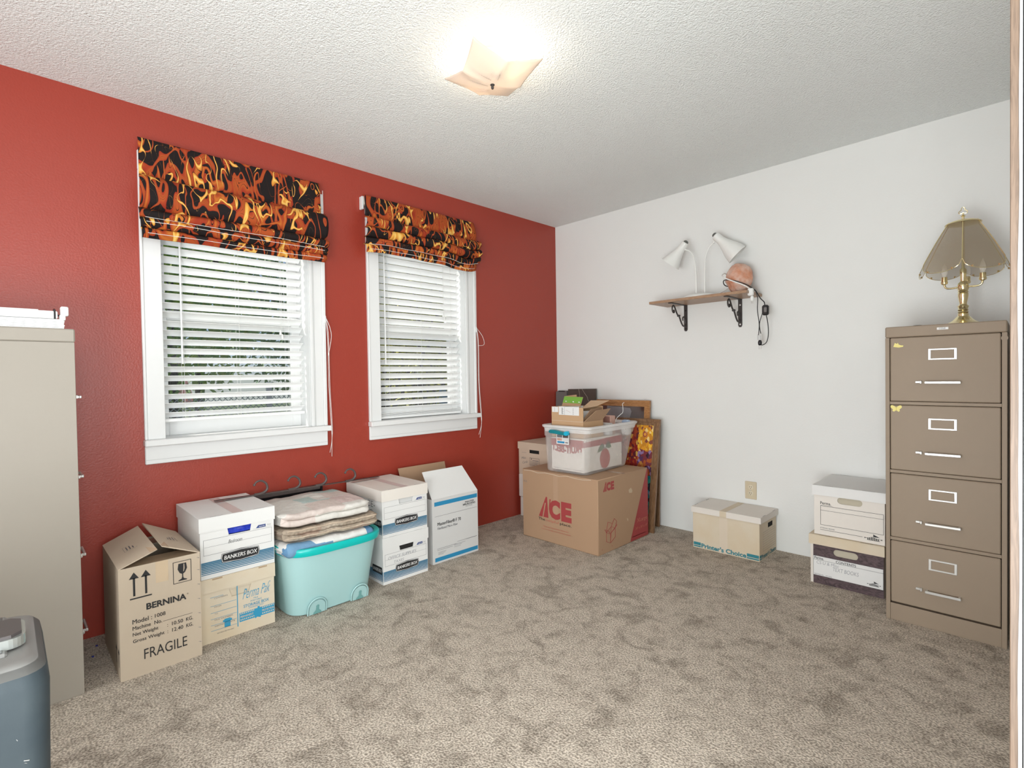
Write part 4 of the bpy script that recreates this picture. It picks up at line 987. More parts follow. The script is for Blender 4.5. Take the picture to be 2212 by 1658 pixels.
# ------------------------------------------------------------ corner pile
def corner_box():
    x0, x1, y0, y1, H = .397, 1.053, -.870, -.277, .478
    t = thing('moving_box', 'large brown moving box with red lettering in the room corner', 'box', ((x0+x1)/2, (y0+y1)/2, 0))
    g = MB(); g.box(x0, x1, y0, y1, 0, H, M_kraft, .004)
    def ace(F, u, v, h, tag_=True):
        g.poly(F, [(u, v), (u+h*.62, v), (u+h*.55, v+h), (u+h*.47, v+h)], M_acered)
        g.poly(F, [(u+h*.24, v-.001), (u+h*.30, v-.001), (u+h*.47, v+h*.70), (u+h*.40, v+h*.70)], M_kraft, .0012)
        g.text(F, 'C', u+h*.66, v-h*.0, h*.70, h*.92, M_acered, .065); g.text(F, 'E', u+h*1.42, v, h*.62, h*.92, M_acered, .065)
        g.poly(F, [(u+h*.66, v+h*.5),(u+h*.72, v+h*.5),(u+h*.78, v+h*.92),(u+h*.70, v+h*.92)], M_acered)
    F = FY(y0, x0, 0); ace(F, .155, .166, .142)
    g.text(F, 'The', .152, .141, .060, .018, M_black, .02); g.text(F, 'helpful', .222, .136, .112, .022, M_acelite, .02); g.text(F, 'place.', .345, .134, .098, .023, M_black, .02)
    g.text(F, 'Visit our hardware store for', .195, .098, .225, .011, M_acelite, .008); g.text(F, 'more storage and moving needs', .180, .078, .255, .012, M_acelite, .008)
    g.text(F, 'R.E.', .015, .385, .035, .012, M_ink2, 0)
    for k in range(9): g.tube([F.p(.02+.065*k, H-.010+.005*math.sin(k*2.3), .001), F.p(.02+.065*(k+1), H-.010+.005*math.sin((k+1)*2.3), .001)], .0022, M_beige, 5)
    g.rect(F, .290, .20, .330, H-.01, M_tapeclear, .0005)
    G = FX(x1, y0, 0); W_ = y1-y0
    g.poly(G, [(W_*.985, H*.995), (W_*.998, H*.995), (W_*.998, .006), (W_*.61, .006)], M_acered)
    ace(G, .055, .395, .060)
    g.text(G, 'XLarge', W_*.755, .112, W_*.215, .034, M_acelite, .02); g.text(G, '24" x 24" x 18"', W_*.72, .072, W_*.26, .017, M_acelite, .012); g.rect(G, W_*.66, .030, W_*.93, .033, M_acelite)
    # line drawing of an open box
    L = lambda a, b_: g.tube([G.p(a[0],a[1],.0006), G.p(b_[0],b_[1],.0006)], .0014, M_acered, 4)
    o = (.085,.055)
    P_ = {k: (o[0]+a*.9, o[1]+b_*.9) for k, (a, b_) in dict(a=(0,.02), b=(.05,0), c=(.11,.03), d=(0,.085), e=(.05,.065), f=(.11,.095), h=(.06,.115), i=(-.02,.11), j=(.03,.09), k=(.02,.155), l=(.075,.135), m=(.13,.14), n=(.10,.165), p=(.135,.115)).items()}
    for a, b_ in ('ab','bc','ad','be','cf','de','ef','dh','hf','di','ij','je','dk','kl','lh','hn','nm','mf','ep','pf','hb'): L(P_[a], P_[b_])
    g.text(G, 'o', W_*.06, .028, .008, .008, M_acered); g.text(G, 'x', W_*.24, .028, .008, .008, M_acered)
    g.poly(G, [(.345,.360),(.375,.372),(.392,.350),(.386,.335),(.352,.340)], M_tape, .0015); g.poly(G, [(.30,.25),(.345,.262),(.34,.255),(.305,.215),(.296,.20)], M_tapeclear, .001); g.poly(G, [(.32,.178),(.34,.165),(.335,.15),(.328,.16)], M_tape, .001)
    T = FZ(H, x0, y0); g.rect(T, 0, (y1-y0)*.47, x1-x0, (y1-y0)*.53, M_tapeclear, .0006)
    part(g, 'body', t)
corner_box()

# column behind: white box, tan file box with hand hole
t = thing('storage_box', 'plain white storage box in the corner, mostly hidden under the tan one', 'box', (.19, -.33, 0))
g = MB(); g.box(.028, .345, -.522, -.14, 0, .158, M_white2, .006); part(g, 'body', t)
g = MB(); g.box(.022, .350, -.530, -.135, .160, .344, M_white2, .006); part(g, 'lid', t)
t = thing('storage_box', 'tan lidded storage box with dark hand hole behind the clear tub', 'box', (.19, -.33, .344))
g = MB(); F = FY(-.526, .026, .345); w = .318
g.panel(F, w, .250, [(.118,.176),(.222,.176),(.222,.206),(.118,.206)], .004, M_beige)
g.box(.026, .030, -.522, -.135, .345, .595, M_beige); g.box(.340, .344, -.522, -.135, .345, .595, M_beige); g.box(.030, .340, -.139, -.135, .345, .595, M_beige)
g.frame(F, .120, .080, .224, .140, .0018, M_black); g.rect(F, .150, .119, .215, .123, M_ink2); g.text(F, 'r', .135, .122, .012, .014, M_black, .03)
for k in range(5): g.rect(F, .128, .088+.006*k, .215-.01*(k%2), .0895+.006*k, M_ink2)
g.text(F, 'Misc', .030, .120, .050, .018, M_ink2, -.004, .2, rise=.008); g.text(F, 'Cards', .040, .085, .055, .020, M_ink2, -.004, .2, rise=.012); g.rect(F, .035, .175, .085, .1765, M_ink2); g.text(F, 'r', .112, .052, .016, .014, M_black, .03)
part(g, 'body', t)
g = MB(); g.box(.03, .34, -.50, -.49, .36, .58, M_dark); part(g, 'hole_backing', t)  # dark sheet behind the hand hole, painted shade of the box interior
g, T = lid(t, .020, .350, -.532, -.130, .549, .606, M_beige, 'y'); part(g, 'lid', t)

def clear_tub():
    zb, zt = .4795, .800
    B = [(.590,-.838),(.926,-.818),(.900,-.300),(.575,-.318)]; T = [(.556,-.845),(.968,-.845),(.955,-.225),(.555,-.240)]
    t = thing('storage_tub', 'clear plastic storage tub with teal latch standing on the brown moving box', 'tub', (.76, -.55, .4785))
    def ring(Q, off, z, r):
        cx = sum(q[0] for q in Q)/4; cy = sum(q[1] for q in Q)/4; out = []
        n = 4
        for i in range(4):
            p = Vector(Q[i]); a = (Vector(Q[i-1])-p).normalized(); b_ = (Vector(Q[(i+1)%4])-p).normalized()
            p = p - (a+b_)*off
            A = p+a*r; C = p+b_*r
            for k in range(7):
                s = k/6; out.append((A*(1-s)**2 + p*2*s*(1-s) + C*s*s).to_3d() + V(0,0,z))
        return out
    def lerpQ(s): return [(B[i][0]*(1-s)+T[i][0]*s, B[i][1]*(1-s)+T[i][1]*s) for i in range(4)]
    n = 28
    g = MB(); R = [ring(lerpQ(0),-.012,zb,.04), ring(lerpQ(.0),-.003,zb+.006,.045), ring(lerpQ(.03),0,zb+.016,.045), ring(lerpQ(.7),-.006,zb+.24,.045), ring(lerpQ(.72),-.002,zb+.245,.045), ring(lerpQ(.9),-.004,zt-.02,.045)]
    g.add([v for r in R for v in r], [[i*n+k,i*n+(k+1)%n,(i+1)*n+(k+1)%n,(i+1)*n+k] for i in range(len(R)-1) for k in range(n)] + [list(range(n))[::-1]], M_tub, True)
    part(g, 'tub', t)
    g = MB(); R = [ring(T,-.010,zt-.045,.05), ring(T,-.004,zt-.020,.05), ring(T,.004,zt-.016,.055), ring(T,.006,zt-.004,.055), ring(T,.000,zt,.055), ring(T,-.014,zt,.045), ring(T,-.018,zt-.02,.045)]
    g.add([v for r in R for v in r], [[i*n+k,i*n+(k+1)%n,(i+1)*n+(k+1)%n,(i+1)*n+k] for i in range(len(R)-1) for k in range(n)], M_tubrim, True)
    for k in range(5): g.box(.60+.012*k, .604+.012*k, -.846, -.838, zt-.045, zt-.02, M_tubrim)
    part(g, 'rim', t)
    g = MB(); F = FY(-.862, 0, 0)
    pts = [(.648,.762),(.660,.770),(.700,.771),(.752,.764),(.790,.757),(.812,.757),(.814,.745),(.805,.738),(.770,.740),(.700,.746),(.660,.747),(.650,.752)]
    g.prism(F, pts, -.02, .004, mat('teal_latch', (.0,.20,.24), .3)); g.prism(F, [(.782,.760),(.800,.768),(.814,.768),(.816,.744),(.800,.738),(.784,.744)], -.01, .007, mat('bright_latch', (.01,.42,.62), .3)); part(g, 'latch', t)
    g = MB(); F = Frame((0,-.8525,0),(1,0,0),(0,0,1)); g.rect(F, .706, .678, .814, .745, M_white, 0); g.rect(F, .712,.722,.758,.741, M_ink2,.001); g.rect(F, .763,.722,.808,.741, M_iron,.001); g.rect(F, .712,.702,.755,.718, M_pink,.001); g.rect(F, .760,.700,.808,.718, M_grey,.001); g.rect(F, .714,.685,.776,.697, M_pblue,.001); g.rect(F, .782,.687,.806,.694, M_ink2, .001)
    part(g, 'product_label', t)
clear_tub()
def fruit_box():
    x0, x1, y0, y1, z0, z1 = .622, .900, -.808, -.365, .494, .715
    t = thing('fruit_carton', 'cream carton with red band and fruit picture inside the clear tub', 'box', ((x0+x1)/2, (y0+y1)/2, z0))
    g = MB(); g.box(x0, x1, y0, y1, z0, z1, M_white2, .003); F = FY(y0, x0, z0); w = x1-x0
    g.rect(F, 0, .165, w, .212, M_acered)
    g.text(F, 'FRUIT-BELT', .004, .118, w-.020, .050, M_acered, .05, mirror=True, arc=.018)
    for a, b_ in ((.02,.08),(.10,.17),(.19,.27)): g.rect(F, a, .012, b_, .0145, M_ink2)
    G = FX(x1, y0, z0)
    g.poly(G, [(0,.165),(y1-y0,.165),(y1-y0,.215),(0,.20)], M_acered)
    cx, cy = .235, .070
    g.poly(G, [(cx+.056*math.cos(a)*(1+.05*math.cos(2*a)), cy+.066*math.sin(a)) for a in [2*PI*k/28 for k in range(28)]], mat('cherry_red', (.42,.05,.04), .5), .0012)
    g.poly(G, [(cx+.058*math.cos(a), cy+.069*math.sin(a)) for a in [2*PI*k/28 for k in range(28)]], M_acered, .0009)
    for a, b_, c_, d in ((cx, cy+.06, cx-.045, cy+.108), (cx, cy+.06, cx+.045, cy+.112)):
        g.tube([G.p(a,b_,.001), G.p((a+c_)/2+.005,(b_+d)/2+.01,.001), G.p(c_,d,.001)], .002, M_ink2, 4)
    leaf = mat('printed_leaf', (.10,.17,.09), .6)
    g.poly(G, [(cx-.004,cy+.09),(cx-.03,cy+.108),(cx-.062,cy+.085),(cx-.088,cy+.048),(cx-.05,cy+.052),(cx-.02,cy+.064)], leaf); g.poly(G, [(cx+.01,cy+.09),(cx+.035,cy+.118),(cx+.06,cy+.112),(cx+.078,cy+.068),(cx+.045,cy+.066),(cx+.02,cy+.074)], leaf)
    part(g, 'body', t)
fruit_box()
def top_carton():
    x0, x1, y0, y1, z0, z1 = .612, .884, -.790, -.565, .7165, .922
    t = thing('open_carton', 'small open brown carton with green-printed flap sitting in the top of the clear tub', 'box', ((x0+x1)/2, (y0+y1)/2, z0))
    g = MB(); g.box(x0, x1, y0, y0+.004, z0, z1, M_kraft2); g.box(x0, x0+.004, y0+.004, y1-.004, z0, z1, M_kraft2); g.box(x0, x1, y1-.004, y1, z0, z1, M_kraft2); g.box(x1-.004, x1, y0+.004, y1-.004, z0, .828, M_kraft2); g.box(x0+.004, x1-.004, y0+.004, y1-.004, z0, z0+.004, M_kraft2)
    F = FY(y0, 0, 0); g.rect(F, x0, .826, x1, .8285, M_beige)
    g.rect(F, .618, .885, .672, .922, M_white); g.rect(F, .678, .868, .852, .925, M_white)
    for k in range(9): g.rect(F, .702+.0, .874+.005*k, .718-.002*(k%3), .8765+.005*k, M_ink2, .0012)
    g.rect(F, .640, .889, .642, .918, M_ink2, .0012); g.rect(F, .728, .869, .7292, .924, M_ink2, .0012)
    for k in range(4): g.rect(F, .800, .875+.011*k, .805, .880+.011*k, M_ink2, .0012); g.rect(F, .742+.01*k, .90-.004*k, .748+.01*k, .902-.004*k, M_acelite, .0012)
    part(g, 'body', t)
    def flap(q, m, name='flap', lab=None):
        g = MB(); n = (q[1]-q[0]).cross(q[3]-q[0]).normalized()*.0015
        g.add([p-n for p in q]+[p+n for p in q], [(0,1,2,3),(4,5,6,7),(0,1,5,4),(1,2,6,5),(2,3,7,6),(3,0,4,7)], m); return g
    # rear flap standing up, green print on its upper part
    q = [V(.640,y1,.925), V(.800,y1,.912), V(.768,y1+.03,.978), V(.565,y1+.03,.982)]
    g = flap([V(.615,y1-.12,.912), V(.775,y1-.12,.905), V(.730,y1-.02,.980), V(.562,y1-.02,.984)], M_kraft2)
    a, b_, c_, d = V(.615,y1-.12,.912), V(.775,y1-.12,.905), V(.730,y1-.02,.980), V(.562,y1-.02,.984)
    lerp = lambda p, r, s: p*(1-s)+r*s
    n = (b_-a).cross(d-a).normalized()*.0025
    if n.y > 0: n = -n
    g.add([lerp(a,d,.38)+n, lerp(b_,c_,.42)+n, lerp(b_,c_,.97)+n, lerp(a,d,.97)+n], [(0,1,2,3)], M_green)
    Fg = Frame(lerp(a,d,.42)+n, b_-a, d-a)
    for s in (.03, .10, .155):
        c = lerp(lerp(a,d,.5), lerp(b_,c_,.5), s/.175) + n*1.4
        g.add([c+V(.008*math.cos(k*PI/4),0,.006*math.sin(k*PI/4)) for k in range(8)], [list(range(8))], M_white)
    part(g, 'printed_flap', t, 'flap with green print')
    g = flap([V(.565,y1,.93), V(.66,y1,.93), V(.640,y1+.02,.995), V(.545,y1+.02,.985)], M_kraft2); part(g, 'flap', t)
    g = flap([V(.775,y1-.10,.905), V(.868,y1-.05,.925), V(.90,y1+.05,.958), V(.760,y1+.03,.955)], mat('pale_kraft', (.62,.43,.27), .8)); part(g, 'flap', t)
    g = flap([V(x1,y0+.01,.828), V(x1,y1-.01,.828), V(.925,-.535,.905), V(.925,-.700,.900)], M_kraft); part(g, 'flap', t)
    g = flap([V(x1-.03,y0+.03,.83), V(x1-.03,y1,.83), V(x1-.005,y1+.0,.915), V(x1-.005,y0+.09,.905)], M_kraft); part(g, 'flap', t)
    rnd = random.Random(5)
    for k in range(6):
        g = MB(); xx = .63+.035*k; g.box(xx, xx+.028, y0+.02, y1-.06, z0+.02, .900+.012*rnd.random()+(.012 if k < 4 else -.02), (M_white, M_ink2, M_grey, M_white2, M_ink2, M_grey)[k], .001)
        tag(g.build('paper_bundle', None, (xx+.014, -.68, z0+.02)), ['narrow white paper bundle at the left end inside the small open carton', 'dark paper bundle second from the left inside the small open carton', 'grey paper bundle third from the left inside the small open carton', 'off-white paper bundle fourth from the left inside the small open carton', 'dark paper bundle fifth from the left inside the small open carton', 'grey paper bundle at the right end inside the small open carton'][k], 'papers', 'papers in the small open carton')
top_carton()
g = MB(); g.box(.795, .872, -.46, -.40, .7165, .846, M_pink, .003); g.box(.800,.867,-.461,-.459,.80,.84,mat('pink_dark_print',(.3,.15,.12),.6))
tag(g.build('small_box', None, (.83,-.43,.716)), 'little pinkish patterned box at the back of the clear tub', 'box')
g = MB(); g.box(.66, .90, -.52, -.475, .7165, .80, M_grey, .003); tag(g.build('grey_box', None, (.78,-.5,.7165)), 'grey carton wedged behind the small open carton in the tub', 'box')
g = MB(); g.tube(smooth_path([(.83,-.36,.73),(.84,-.345,.81),(.85,-.30,.845),(.85,-.27,.86),(.845,-.26,.90),(.835,-.25,.92),(.85,-.25,.93)]), .0022, M_cord, 6); tag(g.build('white_cable', None, (.87,-.3,.73)), 'thin white cable rising from the back of the clear tub', 'cable')
g = MB(); g.box(.87,.93,-.33,-.28,.78,.81, mat('pale_blue_bag',(.35,.45,.6),.4), .012); g.box(.87,.93,-.33,-.28,.7,.785, M_grey, .008); tag(g.build('small_bag', None, (.89,-.31,.716)), 'pale blue and grey bag at the rear right of the clear tub', 'bag')

# boards and frames leaning on the white wall
def lean(x0, x1, H, yb, yt, th):
    """local frame of a leaning board: bottom front edge at y=yb, top front edge at y=yt"""
    d = V(0, yt-yb, H).normalized(); return Frame((x0, yb, 0), (1,0,0), d), math.hypot(yt-yb, H)
F, L = lean(.145, .437, 1.022, -.075, -.030, .012)
g = MB(); g.prism(F, [(0,.002),(.292,.002),(.292,L),(0,L-.006)], -.012, 0, M_marble)
for pts in ([(.150,1.02),(.178,.985),(.205,.955),(.215,.93),(.245,.89),(.26,.85)], [(.115,1.02),(.125,.98),(.13,.93),(.14,.87)], [(.25,.7),(.2,.6),(.1,.45)]):
    g.tube([F.p(a,b_,.0006) for a,b_ in pts], .0018, M_vein, 5)
tag(g.build('stone_pattern_board', None, (.29,-.07,0)), 'dark board with pale stone-like veins leaning in the corner behind the clear tub', 'board')
F, L = lean(.008, .128, 1.003, -.070, -.028, .02)
g = MB(); g.prism(F, [(0,.002),(.120,.002),(.120,L),(.03,L),(0,L-.01)], -.02, 0, M_gfolder); g.rect(F, .03, L-.010, .10, L-.002, M_dark, .001)
tag(g.build('grey_board', None, (.07,-.06,0)), 'slim dark grey panel standing in the corner beside the veined board', 'panel')

def picture(F, w, h, fw, depth, fm, name, label, cat, inner, steps=2):
    t = thing(name, label, cat, (F.o.x+w*.5 if inner != 'paint' else 1.05, F.o.y, 0))
    g = MB()
    # mitred moulding with stepped profile
    def mould(o, i, d0, d1):
        for a, b_, c_, d in (((o,o),(w-o,o),(w-i,i),(i,i)), ((w-o,o),(w-o,h-o),(w-i,h-i),(w-i,i)), ((w-o,h-o),(o,h-o),(i,h-i),(w-i,h-i)), ((o,h-o),(o,o),(i,i),(i,h-i))):
            g.prism(F, [a,b_,c_,d], d0, d1, fm)
    mould(0, fw*.45, -depth, 0); mould(fw*.45, fw*.7, -depth, -.006); mould(fw*.7, fw, -depth, -.002 if steps > 1 else -.008)
    part(g, 'frame', t)
    return t
F, L = lean(.462, .946, .937, -.16, -.055, .02)
t = picture(F, .484, L, .047, .02, M_oak, 'wooden_frame', 'oak-framed dark glass panel with silvery patch leaning behind the clear tub', 'picture frame', 'glass', 1)
g = MB(); g.box(0,1,0,1,0,1,M_dglass) if False else g.prism(F, [(.045,.045),(.439,.045),(.439,L-.045),(.045,L-.045)], -.014, -.010, M_dglass); part(g, 'glass', t)
g = MB(); pts = [(.10,L-.048),(.10,.5),(.32,.5)] + [(.32+.008*math.sin(k*2.1), .5+(L-.56)*k/14) for k in range(15)]; g.prism(F, pts, -.0098, -.0085, M_silver); part(g, 'foil_patch', t)
for u in (.030, .440):
    g = MB(); g.tube([F.p(u+.006*math.cos(a), L+.006+.008*math.sin(a), -.012) for a in [2*PI*k/12 for k in range(12)]], .0013, M_chrome, 6, True); part(g, 'hanging_ring', t)
F, L = lean(.620, 1.062, .806, -.225, -.115, .02)
t = picture(F, .442, L, .048, .020, M_brownf, 'framed_painting', 'brown-framed colourful mosaic-like picture leaning behind the brown moving box', 'painting', 'paint')
g = MB(); g.prism(F, [(.046,.046),(.396,.046),(.396,L-.046),(.046,L-.046)], -.014, -.009, M_pic)
c = (.325, L-.115)
star = []
for k in range(24): r = .028 if k % 2 == 0 else .012; star.append((c[0]+r*math.cos(k*PI/12), c[1]+r*math.sin(k*PI/12)*1.1))
g.poly(F, star, M_acered, -.0082); g.poly(F, [(c[0]+.011*math.cos(a), c[1]+.012*math.sin(a)) for a in [k*PI/8 for k in range(16)]], mat('sun_orange', (.75,.33,.05), .5), -.0076)
part(g, 'picture_panel', t)
F, L = lean(.56, 1.012, .76, -.055, -.032, .02)
t = picture(F, .452, L, .040, .015, M_brownf, 'picture_frame', 'plain brown frame standing between the colourful picture and the wall', 'picture frame', 'back', 1)
g = MB(); g.prism(F, [(.03,.03),(.42,.03),(.42,L-.03),(.03,L-.03)], -.012, -.008, M_kraft); part(g, 'backing', t)

# ------------------------------------------------------------ wall outlet
t = thing('wall_outlet', 'ivory duplex wall outlet above the cream lidded box', 'outlet', (1.655, 0, .36))
g = MB(); g.box(1.619, 1.693, -.006, 0, .302, .418, M_ivory, .003); part(g, 'cover_plate', t)
for z in (.340, .380):
    g = MB(); g.lathe([(.0165,0),(.0165,.0025),(.0155,.003),(0,.003)], (1.656,-.0055,z), M_ivory2, 20, Matrix.Rotation(PI/2, 4, 'X'))
    for dx in (-.006,.006): g.box(1.656+dx-.001, 1.656+dx+.001, -.0092, -.008, z-.001, z+.008, M_dark)
    g.box(1.6545, 1.6575, -.0092, -.008, z-.010, z-.006, M_dark); part(g, 'socket', t)
g = MB(); g.lathe([(.003,0),(.003,.002),(0,.002)], (1.656,-.006,.360), M_chrome, 10, Matrix.Rotation(PI/2, 4, 'X')); part(g, 'screw', t)

# ------------------------------------------------------------ cream lidded box under the outlet
def cream_box():
    x0, x1, y0, y1, H = 1.396, 1.813, -.296, -.010, .268
    t = thing('storage_box', 'cream storage box with white lid and teal footer lettering under the wall outlet', 'box', ((x0+x1)/2, (y0+y1)/2, 0))
    g = MB(); w = x1-x0; D = y1-y0
    g.box(x0, x1-.004, y0, y0+.004, 0, H-.005, M_cream); g.box(x0, x0+.004, y0+.004, y1-.004, 0, H-.005, M_cream); g.box(x0, x1-.004, y1-.004, y1, 0, H-.005, M_cream); g.box(x0+.004, x1-.004, y0+.004, y1-.004, 0, .004, M_cream)
    G = FX(x1, y0, 0); g.panel(G, D, H-.005, [(.142,.176),(.232,.176),(.232,.207),(.142,.207)], .004, M_cream)
    F = FY(y0, x0, 0)
    for a, b_ in ((.004,.052),(w*.822,w-.003)):
        g.rect(F, a, .018, b_, .037, M_teal); g.rect(F, a, .006, b_, .0145, M_teal)
    g.text(F, "Printer's Choice", .056, .006, w*.68, .030, M_teal, .035)
    g.rect(F, w*.42, .0, w*.54, H-.04, mat('faded_tape', (.70,.60,.48), .3), .0005)
    g.frame(G, .055, .050, .262, .165, .001, M_iron)
    for k in range(7): g.rect(G, .055, .064+.0145*k, .262, .0648+.0145*k, M_iron)
    g.rect(G, 0, .008, .03, .016, M_teal); g.rect(G, 0, .020, .03, .036, M_teal); g.text(G, "Printer's Choice", .035, .008, .235, .028, M_teal, .03)
    part(g, 'body', t)
    g = MB(); g.box(x1-.010, x1-.007, y0+.01, y1-.01, .02, .24, M_dark); part(g, 'hole_backing', t)  # interior shade put in as a dark sheet behind the hand hole
    g, T = lid(t, x0-.008, x1+.011, y0-.008, y1+.006, H-.037, H, M_white2, 'x'); g.rect(T, x0+w*.43, y0-.006, x0+w*.53, y1, M_cream, .0006); g.rect(FY(y0-.008, x0, H-.037), w*.43, 0, w*.53, .037, M_cream, .0006)
    part(g, 'lid', t)
cream_box()

def stadium(u0, u1, v0, v1, n=8):
    r = (v1-v0)/2; c = (v0+v1)/2
    return [(u1-r+r*math.cos(a), c+r*math.sin(a)) for a in [-PI/2+PI*k/n for k in range(n+1)]] + [(u0+r+r*math.cos(a), c+r*math.sin(a)) for a in [PI/2+PI*k/n for k in range(n+1)]]
def crest(g, F, u, v, s):
    for k, h in enumerate((.5,.62,.8,.9,.78,.6,.5)): g.rect(F, u+s*(.12+.1*k), v, u+s*(.17+.1*k), v+s*.28*h, M_black)
    g.rect(F, u, v+s*.10, u+s*.95, v+s*.125, M_black); g.poly(F, [(u+s*.45,v+s*.42),(u+s*.85,v+s*.24),(u+s*.47,v+s*.24)], M_black); g.rect(F, u+s*.1, v-s*.02, u+s*.84, v+.001, M_black)
    for q in (u-s*.03, u+s*.95): g.poly(F, [(q,v+s*.06),(q+s*.04,v+s*.11),(q,v+s*.16),(q-s*.04,v+s*.11)], M_black)
def perma(kind):
    if kind == 'up': x0, x1, y0, z0, H, m, lm, nm, lab = 2.132, 2.446, -.392, .2635, .264, M_white2, M_white, 'storage_box', 'white storage box with outlined label area, stacked on the woodgrain box by the cabinet'
    else: x0, x1, y0, z0, H, m, lm, nm, lab = 2.129, 2.442, -.402, 0, .262, M_ply, M_cream, 'storage_box', 'dark woodgrain-print storage box with cream lid beside the right filing cabinet'
    y1 = -.012; w = x1-x0; t = thing(nm, lab, 'box', ((x0+x1)/2, (y0+y1)/2, z0)); g = MB(); F = FY(y0, x0, z0)
    hole = stadium(w*.345, w*.70, .178, .212) if kind == 'up' else stadium(w*.30, w*.655, .163, .199)
    g.panel(F, w, H-.004, hole, .004, m)
    sm = M_white2; xl = x0 if kind == 'up' else x0-.014
    g.add([V(x0,y0,z0),V(xl,y0+.004,z0),V(xl,y1,z0),V(x0,y1,z0),V(x0,y0,z0+H-.05),V(xl,y0+.004,z0+H-.05),V(xl,y1,z0+H-.05),V(x0,y1,z0+H-.05)], [(0,1,2,3),(4,5,6,7),(0,1,5,4),(1,2,6,5),(2,3,7,6),(3,0,4,7)], sm) if kind != 'up' else g.box(x0, x0+.004, y0+.004, y1, z0, z0+H-.004, sm)
    g.box(x1-.004, x1, y0+.004, y1, z0, z0+H-.004, sm); g.box(x0+.004, x1-.004, y1-.004, y1-.0005, z0, z0+H-.004, sm); g.box(x0+.004, x1-.004, y0+.004, y1-.004, z0, z0+.004, sm)
    if kind == 'up':
        g.text(F, 'Perma.', w*.095, .163, w*.16, .0155, M_black, .02); g.rect(F, w*.10, .158, w*.28, .159, M_ink2)
        g.frame(F, w*.095, .053, w*.985, .156, .0016, M_black); g.rect(F, w*.095, .131, w*.985, .1323, M_black)
        g.text(F, 'STOR/ALL BOX(S)', w*.09, .033, w*.215, .007, M_ink2, .01); g.rect(F, w*.09, .026, w*.70, .0277, M_black)
        crest(g, F, w*.74, .018, .072)
    else:
        g.rect(F, 0, .042, w*.998, .148, M_white, .0008); g.frame(F, 0, .042, w*.998, .148, .0014, M_black, .0011); g.rect(F, 0, .126, w*.998, .1272, M_black, .0011)
        g.text(F, 'Perma.', w*.02, .130, w*.14, .0145, M_black, .02, d=.0013); g.text(F, 'CONTENTS', w*.34, .129, w*.285, .0125, M_black, .03, d=.0013)
        g.text(F, 'CS U & Misc', w*.05, .106, w*.33, .016, M_pen, -.008, .1, d=.0013); g.text(F, 'TEXT BOOKS', w*.29, .083, w*.37, .020, M_pen, -.008, .1, d=.0013)
        g.text(F, 'RETRIEVAL', w*.02, .046, w*.14, .006, M_ink2, d=.0013); g.text(F, 'RECORD', w*.19, .046, w*.09, .006, M_ink2, d=.0013); crest(g, Frame(F.p(0,0,.0006), F.u, F.v), w*.79, .054, .055)
        for k in range(5): g.rect(F, w*(.3), .0, w*.3, .0, m)
    part(g, 'body', t)
    g = MB(); g.box(x0+.01, x1-.01, y0+.007, y0+.010, z0+.14, z0+H-.01, mat('hand_hole_board', (.50,.45,.35), .8)); part(g, 'hand_hole_flap', t)
    g, T = lid(t, x0-.008 if kind == 'up' else x0-.020, x1+.005, y0-.007, y1+.006, z0+H-.052, z0+H, lm, 'y', M_iron); part(g, 'lid', t)
perma('low'); perma('up')

# ------------------------------------------------------------ wall shelf with iron brackets
t = thing('wall_shelf', 'small walnut wall shelf on two scrolled dark iron brackets', 'shelf', (1.4, -.13, 1.634))
g = MB(); g.box(1.068, 1.735, -.258, -.001, 1.625, 1.6425, M_walnut, .001); part(g, 'board', t)
for bx in (1.213, 1.596):
    g = MB(); g.box(bx-.013, bx+.013, -.005, 0, 1.452, 1.625, M_bracket, .001); Fw = FY(-.0, bx, 1.452); g.prism(Fw, [(-.013,0),(.013,0),(.007,-.012),(-.007,-.012)], 0, .005, M_bracket)
    g.box(bx-.013, bx+.013, -.205, 0, 1.6215, 1.625, M_bracket, .001); g.box(bx-.013, bx+.013, -.235, -.205, 1.6195, 1.6235, M_bracket, .001)
    for z in (1.458, 1.586): g.lathe([(.006,0),(.005,.002),(0,.003)], (bx,-.005,z), M_chrome if bx > 1.5 else M_dark, 12, Matrix.Rotation(PI/2, 4, 'X'))
    br = part(g, 'bracket', t)
    g = MB()
    S_ = [(-.178,1.578),(-.170,1.566),(-.182,1.560),(-.197,1.572),(-.199,1.594),(-.184,1.609),(-.166,1.600),(-.150,1.578),(-.128,1.552),(-.100,1.536),(-.082,1.512),(-.062,1.488),(-.040,1.474),(-.014,1.482),(-.006,1.500),(-.008,1.530)]
    pp = smooth_path([(bx, a, b_) for a, b_ in S_]); g.tube(pp, .0052, M_bracket, 8)
    C_ = [(-.046,1.512),(-.050,1.528),(-.040,1.540),(-.024,1.536),(-.014,1.518),(-.010,1.498)]
    g.tube(smooth_path([(bx, a, b_) for a, b_ in C_]), .0042, M_bracket, 8); g.lathe([(0,-.008),(.010,-.006),(.012,0),(.010,.006),(0,.008)], (bx,-.108,1.543), M_bracket, 12); g.lathe([(.004,0),(0,.002)], (bx-.008,-.108,1.543), M_chrome, 8, Matrix.Rotation(-PI/2, 4, 'Y'))
    part(g, 'scroll', br)

